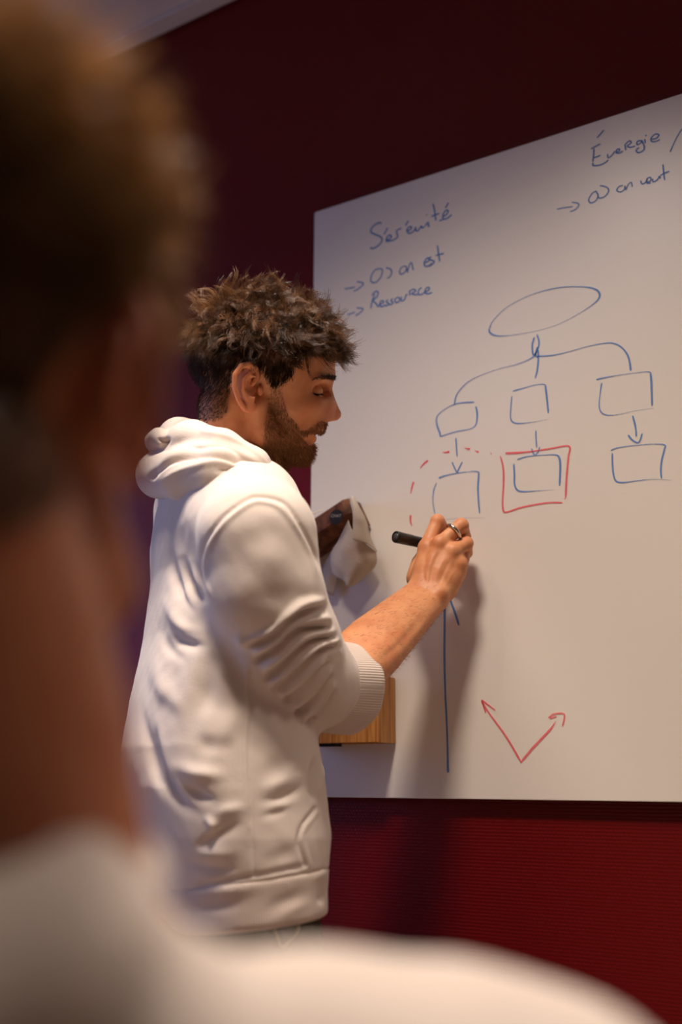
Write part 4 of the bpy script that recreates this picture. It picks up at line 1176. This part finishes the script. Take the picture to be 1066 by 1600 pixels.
# ---- trousers and shoes
M_trou = material('dark_olive_trousers', srgb(74, 64, 46), rough=0.85, spec=0.2); noise_bump(M_trou, 600, 0.4, 0.001)
M_shoe = material('white_leather_shoe', srgb(210, 206, 200), rough=0.5); noise_bump(M_shoe, 150, 0.1, 0.0006)
HIP = PELV + BF * 0.0
def trouser_sdf(P):
    R = np.stack([BF, BR, ZUP])
    pc = np.array([np.interp(0.92, tz, tcx), np.interp(0.92, tz, tcy), 0.90])
    d = ell(P, pc, (0.104, 0.155, 0.14), R)
    for s in (1, -1):
        hip = pc + BR * 0.085 * s - ZUP * 0.05
        knee = hip + BF * 0.02 - ZUP * 0.40; ank = np.array([knee[0] - BF[0] * 0.02, knee[1] - BF[1] * 0.02, 0.09])
        d = smin(d, chain(P, [hip, knee, ank], [0.084, 0.066, 0.056], 0.01), 0.02)
    d = smax(d, P[:, 2] - 1.0, 0.01)
    return smax(d, 0.035 - P[:, 2], 0.01)
pv, pq = polygonize(trouser_sdf, (-0.25, -0.62, 0.0), (0.42, -0.02, 1.02), 0.006, 1.8)
pv = relax(pv, pq, 2)
if np.mean(np.sum(normals(pv, pq) * (pv - pv.mean(0)), 1)) < 0: pq = pq[:, ::-1]
pv = sculpt(pv, pq, [([(430, 1448), (436, 1462), (442, 1478)], 6, -9), ([(470, 1446), (458, 1465), (444, 1480)], 4, -4)])
trousers = link('trousers', pymesh('trousers', pv, pq), man, M_trou)
for s in (1, -1):
    pc = np.array([np.interp(0.92, tz, tcx), np.interp(0.92, tz, tcy), 0.0]) + BR * 0.085 * s
    def shoe_sdf(P):
        d = chain(P, [pc - BF * 0.06 + ZUP * 0.05, pc + BF * 0.09 + ZUP * 0.045, pc + BF * 0.17 + ZUP * 0.034], [0.045, 0.043, 0.034], 0.01)
        d = smin(d, chain(P, [pc - BF * 0.03 + ZUP * 0.06, pc - BF * 0.02 + ZUP * 0.10], [0.044, 0.044]), 0.02)
        return smax(d, 0.001 - P[:, 2], 0.004)
    sv, sq = polygonize(shoe_sdf, pc - np.array([0.25, 0.25, 0.008]), pc + np.array([0.25, 0.25, 0.17]), 0.006, 1.8)
    if np.mean(np.sum(normals(sv, sq) * (sv - sv.mean(0)), 1)) < 0: sq = sq[:, ::-1]
    link('shoe', pymesh('shoe', sv, sq), man, M_shoe)
# pocket welt showing under the hem
M_welt = material('khaki_pocket_trim', srgb(150, 132, 98), rough=0.8); noise_bump(M_welt, 500, 0.3, 0.0008)
def on_mesh(V, x, y, lift=0.0):
    """point of the nearest visible surface of V at a pixel"""
    a, b, z = project(V)
    I = np.nonzero((a - x) ** 2 + (b - y) ** 2 < 36)[0]
    j = I[np.argmin(z[I])] if len(I) else np.argmin((a - x) ** 2 + (b - y) ** 2)
    r = ray(x, y); r = r / (r @ FWD)
    return CAM + r * (z[j] - lift)
welt = catmull([on_mesh(pv, x, y, 0.003) for x, y in ((426, 1446), (432, 1462), (440, 1480), (452, 1470), (464, 1456), (468, 1440))], 5)
tube_obj('pocket_trim', welt, 0.0022, M_welt, trousers, sides=6)

# ---- ring on the finger
M_silver = material('polished_silver', srgb(215, 208, 200), rough=0.16, metal=1.0); noise_bump(M_silver, 300, 0.05, 0.0002)
rc_ = MCP[1] * 0.34 + PIP[1] * 0.66; rax = PIP[1] - MCP[1]; rax /= np.linalg.norm(rax)
u = np.cross(rax, ZUP); u /= np.linalg.norm(u); v = np.cross(rax, u)
ring = [rc_ + (math.cos(a) * u + math.sin(a) * v) * 0.0127 for a in np.linspace(0, 2 * math.pi, 40, endpoint=False)]
tube_obj('ring', ring, 0.0029, M_silver, man, sides=8, closed=True)['label'] = 'plain silver finger ring'
# ------------------------------------------------------------------ marker in the hand
M_black = material('black_plastic', srgb(26, 24, 24), rough=0.38); noise_bump(M_black, 120, 0.04, 0.0003)
M_grey = material('dark_grey_plastic', srgb(80, 78, 78), rough=0.25); noise_bump(M_grey, 120, 0.04, 0.0003)
def lathe(name, axis0, axis1, prof, mat, parent, n=28):
    a = axis1 - axis0; L = np.linalg.norm(a); a = a / L
    u = np.cross(a, ZUP); u /= np.linalg.norm(u); v = np.cross(a, u)
    V = []; F = []
    for t, r in prof:
        for s in range(n):
            g = 2 * math.pi * s / n
            V.append(axis0 + a * t + (math.cos(g) * u + math.sin(g) * v) * r)
    m_ = len(prof)
    for i in range(m_ - 1):
        for s in range(n):
            F.append((i * n + s, i * n + (s + 1) % n, (i + 1) * n + (s + 1) % n, (i + 1) * n + s))
    F.append(tuple(range(n))); F.append(tuple((m_ - 1) * n + s for s in range(n)))
    bm = bmesh.new(); vs = [bm.verts.new(p) for p in V]
    for f in F:
        try: bm.faces.new([vs[i] for i in f])
        except ValueError: pass
    me = bm_mesh(name, bm, True)
    o = link(name, me, parent, mat)
    return o
pen = tag(empty('whiteboard_marker', PEN_TIP), 'black whiteboard marker held in the writing hand', 'marker')
PL = np.linalg.norm(PEN_TAIL - PEN_TIP)
lathe('nib', PEN_TIP, PEN_TAIL, [(0, 0.0012), (0.003, 0.0022), (0.010, 0.0026), (0.012, 0.0026)], M_grey, pen)
lathe('barrel', PEN_TIP, PEN_TAIL, [(0.010, 0.0030), (0.012, 0.0055), (0.024, 0.0062), (0.026, 0.0084), (0.03, 0.0088), (PL - 0.036, 0.0088), (PL - 0.034, 0.0084)], M_black, pen)
lathe('end_cap', PEN_TIP, PEN_TAIL, [(PL - 0.036, 0.0080), (PL - 0.0355, 0.0092), (PL - 0.004, 0.0096), (PL - 0.0012, 0.0092), (PL - 0.0006, 0.0080), (PL - 0.0022, 0.0072), (PL - 0.0022, 0.0066)], M_black, pen)
lathe('end_plug', PEN_TIP, PEN_TAIL, [(PL - 0.006, 0.0066), (PL - 0.0018, 0.0064), (PL - 0.0004, 0.0048), (PL - 0.0001, 0.001)], M_grey, pen)

# ------------------------------------------------------------------ wooden pen holder fixed to the glass
def wood(name, dark, light, scale=18, stretch=(9, 9, 0.5), rough=0.5):
    m = material(name, light, rough=rough, spec=0.3)
    noise_color(m, dark, light, scale, 6, stretch, 0.32, 0.68)
    noise_bump(m, scale * 6, 0.12, 0.0006, 3, stretch)
    return m
M_oak = wood('oiled_oak', srgb(150, 92, 40), srgb(206, 148, 84))
M_walnut = wood('walnut', srgb(72, 38, 22), srgb(128, 80, 52), 22, (3, 3, 3))
DP = 0.062
p_r = WB(591, 1160, DP); p_t = WB(583, 1085, DP)
hx1, hz0 = p_r[0], p_r[2]
hx0 = hx1 - 0.150; hz1 = hz0 + 0.105
holder = tag(empty('pen_holder', ((hx0 + hx1) / 2, 0, hz0)), 'pale oak pen holder box mounted low on the whiteboard', 'pen holder')
t_ = 0.010
link('front_panel', bm_mesh('front_panel', box_bm(hx0, hx1, -DP, -DP + t_, hz0, hz1, 0.0012)), holder, M_oak)
link('back_panel', bm_mesh('back_panel', box_bm(hx0, hx1, -0.0115, -0.0015, hz0, hz1, 0.0012)), holder, M_oak)
for x in (hx0, hx1 - t_):
    link('side_panel', bm_mesh('side_panel', box_bm(x + 0.0003, x + t_ - 0.0003, -DP + t_, -0.0115, hz0, hz1, 0.0008)), holder, M_oak)
link('bottom_panel', bm_mesh('bottom_panel', box_bm(hx0 + t_, hx1 - t_, -DP + t_, -0.0115, hz0 + 0.002, hz0 + 0.012)), holder, M_oak)
link('dark_slot', bm_mesh('dark_slot', box_bm(hx0 + 0.02, hx1 - 0.095, -0.030, -0.012, hz0 - 0.004, hz0 + 0.002)), holder, M_black)  # small black block forming the dark slot below the box

# ------------------------------------------------------------------ wooden board wiper with paper, held on the glass
wiper = tag(empty('board_wiper', WB(520, 830, 0.0)), 'dark wooden board wiper tilted on the glass beside the hoodie', 'board wiper')
# front face outline read from the photograph, standing off the glass
FO = 0.058
front = [(533, 775), (551, 779.5), (550.5, 813), (493, 852), (462, 836), (476, 806), (500, 800)]
f3 = [WB(x, y, FO) for x, y in [(529.5, 774), (542, 781), (551, 814), (537, 817), (494, 848), (470, 826), (502, 800)]]
ctr = WB(512, 812, FO)
along = WB(540, 792, FO) - WB(490, 825, FO); along /= np.linalg.norm(along)
nrm = np.array([0, -1.0, 0]); across = np.cross(nrm, along); across /= np.linalg.norm(across)
if across[2] < 0: across = -across
top = WB(540, 797, FO)
Lw, Hw, ch = 0.135, 0.048, 0.012
def wp(s, t, o): return top + along * s + across * t + np.array([0, -(o - FO), 0.0])
bm = bmesh.new()
sec = [(-Hw / 2, 0.004), (-Hw / 2, FO - 0.022), (-Hw / 2 + 0.016, FO), (Hw / 2 - 0.006, FO), (Hw / 2, FO - 0.008), (Hw / 2, 0.004)]
rings = []
for s, sh in ((0.010, -0.010), (0.0, 0.0), (-Lw + 0.010, 0.0), (-Lw, -0.010)):
    rings.append([bm.verts.new(wp(s, t, o + (sh if o > 0.03 else 0))) for t, o in sec])
for a, b in zip(rings[:-1], rings[1:]):
    for i in range(len(sec)):
        j = (i + 1) % len(sec)
        bm.faces.new((a[i], a[j], b[j], b[i]))
bm.faces.new(rings[0]); bm.faces.new(rings[-1][::-1])
bmesh.ops.recalc_face_normals(bm, faces=bm.faces)
bmesh.ops.bevel(bm, geom=bm.edges[:], offset=0.0008, segments=1, profile=0.5, affect='EDGES')
link('wooden_block', bm_mesh('wooden_block', bm), wiper, M_walnut)
# round black sticker with its lettering
sc_ = WB(525.5, 808, FO + 0.0006)
bm = bmesh.new()
vs = [bm.verts.new(sc_ + np.array([math.cos(a), 0, math.sin(a)]) * 0.0132) for a in np.linspace(0, 2 * math.pi, 36, endpoint=False)]
f = bm.faces.new(vs)
g = bmesh.ops.extrude_face_region(bm, geom=[f]); bmesh.ops.translate(bm, verts=[q for q in g['geom'] if isinstance(q, bmesh.types.BMVert)], vec=(0, -0.0005, 0))
stick = link('round_sticker', bm_mesh('round_sticker', bm), wiper, M_black); stick['label'] = 'round black sticker reading CHAT'
M_print = material('pale_print', srgb(176, 166, 160), rough=0.6); noise_bump(M_print, 400, 0.02, 0.0002)
cu = bpy.data.curves.new('lettering', 'FONT'); cu.body = 'CHAT'; cu.size = 0.0078; cu.align_x = 'CENTER'; cu.align_y = 'CENTER'; cu.extrude = 0.0001; cu.resolution_u = 3
to = bpy.data.objects.new('tmp_text', cu); COL.objects.link(to)
bpy.context.view_layer.update()
dg = bpy.context.evaluated_depsgraph_get()
me = bpy.data.meshes.new_from_object(to.evaluated_get(dg))
bpy.data.objects.remove(to)
R3 = Matrix.Translation(Vector(sc_ + np.array([0, -0.0007, 0.002]))) @ Matrix.Rotation(math.radians(8), 4, 'Y') @ Matrix.Rotation(math.radians(90), 4, 'X')
me.transform(R3)
lt = link('lettering', me, stick, M_print)
# crumpled paper wrapped round the end
M_paper = material('thin_wiping_paper', srgb(206, 188, 170), rough=0.9, spec=0.1)
N, L, b = nt(M_paper); b.inputs['Transmission Weight'].default_value = 0.0; b.inputs['Subsurface Weight'].default_value = 0.15
noise_bump(M_paper, 90, 0.5, 0.002, 4)
def sheet(name, grid, parent, seed, amp):
    """crumpled paper patch from a grid of (pixel x, pixel y, stand-off) control points"""
    G = np.array([[WB(*p) for p in row] for row in grid])
    rows = np.stack([catmull(G[:, j], 7) for j in range(G.shape[1])], 1)
    S = np.stack([catmull(rows[i], 7) for i in range(len(rows))], 0)
    h, w = S.shape[:2]
    P = S.reshape(-1, 3)
    P = P + np.stack([vnoise(P, 30, seed) * amp * 0.4, vnoise(P, 34, seed + 1) * amp, vnoise(P, 30, seed + 2) * amp * 0.4], 1)
    P[:, 1] = np.minimum(P[:, 1], -0.0012)
    F = [(i * w + j, i * w + j + 1, (i + 1) * w + j + 1, (i + 1) * w + j) for i in range(h - 1) for j in range(w - 1)]
    me = mesh_from(name, P, F)
    o = link(name, me, parent, M_paper)
    md = o.modifiers.new('thickness', 'SOLIDIFY'); md.thickness = 0.0006
    return o
paper = tag(empty('wiping_paper', WB(555, 860, 0.0)), 'crumpled off-white paper cloth tucked around the wooden wiper end', 'paper')
sheet('paper_flap', [[(545, 777, .040), (550, 776, .050), (555, 780, .048), (560, 790, .038)],
                     [(551, 800, .058), (554, 800, .060), (562, 802, .056), (572, 812, .040)],
                     [(551.5, 822, .060), (554, 824, .060), (566, 828, .056), (580, 840, .036)],
                     [(551.5, 843, .060), (555, 845, .060), (572, 849, .052), (590, 862, .030)]], paper, 3, 0.0025)
sheet('paper_tail', [[(545, 812, .050), (552, 830, .052), (566, 846, .048), (588, 862, .030)],
                     [(530, 842, .044), (545, 858, .050), (566, 868, .046), (588, 880, .026)],
                     [(516, 868, .034), (535, 888, .044), (556, 894, .042), (580, 892, .022)],
                     [(520, 898, .026), (538, 908, .034), (546, 918, .036), (566, 905, .020)]], paper, 9, 0.003)
sheet('paper_corner', [[(520, 858, .026), (530, 862, .026), (540, 868, .022)], [(506, 885, .018), (516, 894, .02), (528, 898, .016)], [(500, 905, .010), (510, 925, .012), (522, 932, .008)]], paper, 15, 0.002)
sheet('paper_edge', [[(500, 800, .030), (490, 803, .040), (474, 812, .044)], [(508, 796, .018), (492, 800, .024), (472, 810, .028)]], paper, 21, 0.0015)
# ------------------------------------------------------------------ seated person seen from behind, close to the camera
def G(l, f, z): return CAM + l * RH + f * FH + z * ZUP
front_p = tag(empty('person', (G(-0.07, 0.36, 0)[0], G(-0.07, 0.36, 0)[1], 0.0)), 'seated person with light brown hair in a pale sweatshirt, facing the whiteboard', 'person')
EAR = W(232, 616, 0.345)
tilt = math.radians(12); turn = math.radians(6)
ff = math.cos(turn) * FH - math.sin(turn) * RH; fr_ = math.cos(turn) * RH + math.sin(turn) * FH
fwd2 = math.cos(tilt) * ff + math.sin(tilt) * ZUP; up2 = math.cos(tilt) * ZUP - math.sin(tilt) * ff
KF = 0.00098
roll = math.radians(8)
fr_, up2 = math.cos(roll) * fr_ + math.sin(roll) * up2, math.cos(roll) * up2 - math.sin(roll) * fr_
FC = EAR - KF * ((388 - 420) * fwd2 - (606 - 590) * up2 + 86 * fr_)
def f2world(Q): return FC + KF * ((Q[..., 0:1] - 420) * fwd2 - (Q[..., 1:2] - 590) * up2 + Q[..., 2:3] * fr_)
def fdir(D): return D[..., 0:1] * fwd2 - D[..., 1:2] * up2 + D[..., 2:3] * fr_
M_skin2 = material('tan_skin', srgb(196, 134, 98), rough=0.5, spec=0.4)
skin_nodes(M_skin2, srgb(178, 116, 82), srgb(60, 40, 28))
M_hair2 = hair_mat('light_brown_hair_lit_top', srgb(120, 86, 54), srgb(240, 200, 146), 0.4, 0.25)  # light tone carries a painted lamplit crown
M_sweat = material('pale_cotton_sweatshirt', srgb(212, 198, 187), rough=0.95, spec=0.12, sheen=0.2); noise_bump(M_sweat, 500, 0.3, 0.001)
M_jeans = material('dark_denim', srgb(40, 46, 62), rough=0.9); noise_bump(M_jeans, 700, 0.4, 0.001)
fl_ = head_local.copy(); fl_[:, 2] *= 1 + 0.16 * np.clip((fl_[:, 1] - 640) / 80, 0, 1)
fb = f2world(fl_)
NB = f2world(np.array([[372., 770., 0.]]))[0]
# trunk, arms and hands resting on the lap
cl = (NB - CAM) @ RH; cf = (NB - CAM) @ FH
ZS = -0.148
SHR, SHL = G(cl + 0.178, cf + 0.01, ZS), G(cl - 0.178, cf + 0.01, ZS)
EBR, EBL = G(cl + 0.235, cf + 0.06, ZS - 0.27), G(cl - 0.235, cf + 0.06, ZS - 0.27)
HDR, HDL = G(cl + 0.10, cf + 0.27, ZS - 0.35), G(cl - 0.10, cf + 0.27, ZS - 0.35)
PV2 = G(cl, cf + 0.01, -0.54)
RT = np.stack([FH, RH, ZUP])
def f_trunk(P):
    d = ell(P, G(cl, cf + 0.02, -0.20), (0.085, 0.13, 0.19), RT)
    d = smin(d, ell(P, PV2, (0.09, 0.13, 0.13), RT), 0.05)
    d = smin(d, chain(P, [NB + ZUP * 0.02, G(cl, cf, -0.10)], [0.05, 0.055]), 0.03)
    for s, e, h in ((SHR, EBR, HDR), (SHL, EBL, HDL)):
        d = smin(d, chain(P, [s, e, h], [0.045, 0.036, 0.024]), 0.02)
        hd = h + FH * 0.05
        d = smin(d, ell(P, hd, (0.045, 0.040, 0.016), RT), 0.012)
        sg = 1 if h is HDR else -1
        for i in range(4):
            b0 = hd + FH * 0.035 + RH * (0.026 - 0.0175 * i) * sg
            d = smin(d, chain(P, [b0, b0 + FH * (0.035 - 0.003 * abs(i - 1.5)) - ZUP * 0.004, b0 + FH * (0.058 - 0.005 * abs(i - 1.5)) - ZUP * 0.018], [0.0095, 0.009, 0.007]), 0.004)
        t0 = hd - RH * 0.030 * sg
        d = smin(d, chain(P, [t0, t0 + FH * 0.025 - RH * 0.022 * sg, t0 + FH * 0.055 - RH * 0.026 * sg], [0.012, 0.0105, 0.008]), 0.006)
    return d
lo = np.minimum(np.minimum(SHL, EBL), np.minimum(SHR, EBR)); 
box_lo = np.array([CAM[0] - 0.85, CAM[1] - 0.35, 0.40]); box_hi = np.array([CAM[0] + 0.45, CAM[1] + 0.95, 1.16])
v2, q2 = polygonize(f_trunk, box_lo, box_hi, 0.006, 1.7)
v2 = relax(v2, q2, 2)
if np.mean(np.sum(normals(v2, q2) * (v2 - v2.mean(0)), 1)) < 0: q2 = q2[:, ::-1]
hq2 = hq if np.linalg.det(np.stack([fwd2, -up2, fr_])) * np.linalg.det(np.stack([ha, -hb, hc])) > 0 else hq[:, ::-1]
me = pymesh('body', np.vstack([fb, v2]), np.vstack([hq2, q2 + len(fb)]))
z2 = np.zeros(len(v2))
attr(me, 'stubble', np.concatenate([np.maximum(stub * 0.3, scal), z2])); attr(me, 'lip', np.concatenate([lipm, z2])); attr(me, 'flush', np.concatenate([np.clip(flush + 0.2, 0, 1), z2]))
link('body', me, front_p, M_skin2)
def flow_front(gl, topw):
    f = np.zeros((len(gl), 3))
    f[:, 0] = -0.25 + 0.55 * np.clip((gl[:, 0] - 420) / 90, 0, 1)
    f[:, 1] = 0.05 + 0.45 * (1 - topw)
    f[:, 2] = 0.55 * np.sign(gl[:, 2]) * topw * np.clip(np.abs(gl[:, 2]) / 40, 0, 1)
    return f + 0.35 * rng.normal(size=f.shape) * (0.3 + 0.7 * topw[:, None])
scalp_hair('hair', front_p, M_hair2, f2world, fdir, 1500, 10, 0.040, 0.7, 0.0006, flow_front, 'short light brown hair', 1.5, 3500)  # paler top locks put the lit rim into the hair colour

TRAPR = [0.024, 0.028, 0.040, 0.058, 0.062, 0.064]
TRAP = [W(x, y, d) - ZUP * r for (x, y, d), r in zip([(70, 1235, 0.345), (140, 1370, 0.335), (270, 1480, 0.345), (470, 1490, 0.365), (670, 1515, 0.37), (800, 1560, 0.375)], TRAPR)]
TRAPL = [p - 2 * RH * (((p - CAM) @ RH) - cl) for p in TRAP]
SHR = TRAP[-1]; SHL = TRAPL[-1]
def f_sweat(P):
    c = G(cl, cf + 0.015, 0)
    d = ell(P, G(cl, cf + 0.015, -0.31), (0.125, 0.185, 0.225), RT)
    d = smin(d, ell(P, G(cl, cf + 0.01, -0.50), (0.135, 0.175, 0.16), RT), 0.08)
    for s, e, h in ((SHR, EBR, HDR), (SHL, EBL, HDL)):
        d = smin(d, chain(P, TRAP if s is SHR else TRAPL, TRAPR, 0.01), 0.018)
        d = smin(d, chain(P, [s, e, h], [0.064, 0.058, 0.042], 0.012), 0.025)
    # thick hood and collar lying behind the neck
    d = smin(d, chain(P, [G(cl - 0.056, cf + 0.03, -0.035), G(cl - 0.042, cf - 0.045, -0.055), G(cl, cf - 0.078, -0.060), G(cl + 0.042, cf - 0.045, -0.055), G(cl + 0.056, cf + 0.03, -0.035)],
                          [0.018, 0.028, 0.034, 0.028, 0.018], 0.01), 0.012)
    d = smax(d, -chain(P, [NB + ZUP * 0.15, NB - ZUP * 0.03], [0.052, 0.055]), 0.008)
    return smax(d, 0.47 - P[:, 2], 0.01)
v3, q3 = polygonize(f_sweat, box_lo, box_hi, 0.005, 1.9)
v3 = relax(v3, q3, 2)
n3 = normals(v3, q3)
if np.mean(np.sum(n3 * (v3 - v3.mean(0)), 1)) < 0: q3 = q3[:, ::-1]; n3 = -n3
v3 = v3 + n3 * (0.003 * vnoise(v3, 9, 31) + 0.0012 * vnoise(v3, 25, 33))[:, None]
link('sweatshirt', pymesh('sweatshirt', v3, q3), front_p, M_sweat)
def f_legs(P):
    d = ell(P, PV2 - ZUP * 0.02, (0.13, 0.165, 0.085), RT)
    for s in (1, -1):
        hip = PV2 + RH * 0.085 * s + FH * 0.02 - ZUP * 0.025; knee = hip + FH * 0.40 + ZUP * 0.0; ank = np.array([knee[0] + FH[0] * 0.02, knee[1] + FH[1] * 0.02, 0.09])
        d = smin(d, chain(P, [hip, knee, ank], [0.078, 0.062, 0.050], 0.01), 0.02)
    d = smax(d, 0.458 - P[:, 2] - 10 * np.clip((P - PV2.astype(np.float32)) @ FH.astype(np.float32) - 0.16, 0, 1), 0.004)
    return smax(d, 0.04 - P[:, 2], 0.01)
v4, q4 = polygonize(f_legs, np.array([CAM[0] - 1.0, CAM[1] - 0.3, 0.0]), np.array([CAM[0] + 0.4, CAM[1] + 1.25, 0.80]), 0.008, 1.8)
if np.mean(np.sum(normals(v4, q4) * (v4 - v4.mean(0)), 1)) < 0: q4 = q4[:, ::-1]
link('trousers', pymesh('trousers', v4, q4), front_p, M_jeans)
for s in (1, -1):
    pc2 = PV2 + RH * 0.085 * s + FH * 0.44; pc2 = np.array([pc2[0], pc2[1], 0.0])
    def shoe2(P):
        d = chain(P, [pc2 - FH * 0.05 + ZUP * 0.05, pc2 + FH * 0.09 + ZUP * 0.045, pc2 + FH * 0.16 + ZUP * 0.034], [0.043, 0.042, 0.033], 0.01)
        d = smin(d, chain(P, [pc2 + ZUP * 0.06, pc2 + ZUP * 0.10], [0.042, 0.042]), 0.02)
        return smax(d, 0.001 - P[:, 2], 0.004)
    sv, sq = polygonize(shoe2, pc2 - np.array([0.25, 0.25, 0.008]), pc2 + np.array([0.25, 0.25, 0.17]), 0.007, 1.8)
    if np.mean(np.sum(normals(sv, sq) * (sv - sv.mean(0)), 1)) < 0: sq = sq[:, ::-1]
    link('shoe', pymesh('shoe', sv, sq), front_p, M_shoe)

# chair under the seated person
M_shell = material('grey_chair_shell', srgb(120, 116, 112), rough=0.55); noise_bump(M_shell, 160, 0.08, 0.0005)
chair = tag(empty('chair', (PV2[0], PV2[1], 0.0)), 'grey shell chair under the seated person', 'chair')
def cbox(name, l0, l1, f0, f1, z0, z1, bev, mat):
    bm = box_bm(l0, l1, f0, f1, z0, z1, bev, 3)
    for v in bm.verts:
        p = PV2 + RH * v.co.x + FH * v.co.y
        v.co = Vector((p[0], p[1], v.co.z))
    return link(name, bm_mesh(name, bm, True), chair, mat)
cbox('seat', -0.21, 0.21, -0.19, 0.24, 0.425, 0.453, 0.012, M_shell)
cbox('backrest', -0.19, 0.19, -0.215, -0.190, 0.56, 0.84, 0.010, M_shell)
for l in (-0.15, 0.15):
    a = [PV2 + RH * l + FH * f + ZUP * (z - PV2[2]) for f, z in ((-0.10, 0.428), (-0.19, 0.47), (-0.208, 0.60), (-0.205, 0.78))]
    tube_obj('back_support', catmull(a, 5), 0.009, M_metal, chair, sides=8)
for l in (-0.18, 0.18):
    for f in (-0.16, 0.20):
        a = [PV2 + RH * l + FH * f + ZUP * (0.430 - PV2[2]), PV2 + RH * l * 1.1 + FH * f * 1.15 + ZUP * (0.0 - PV2[2])]
        tube_obj('leg', np.array([a[0], (a[0] + a[1]) / 2, a[1]]), 0.010, M_metal, chair, sides=8)
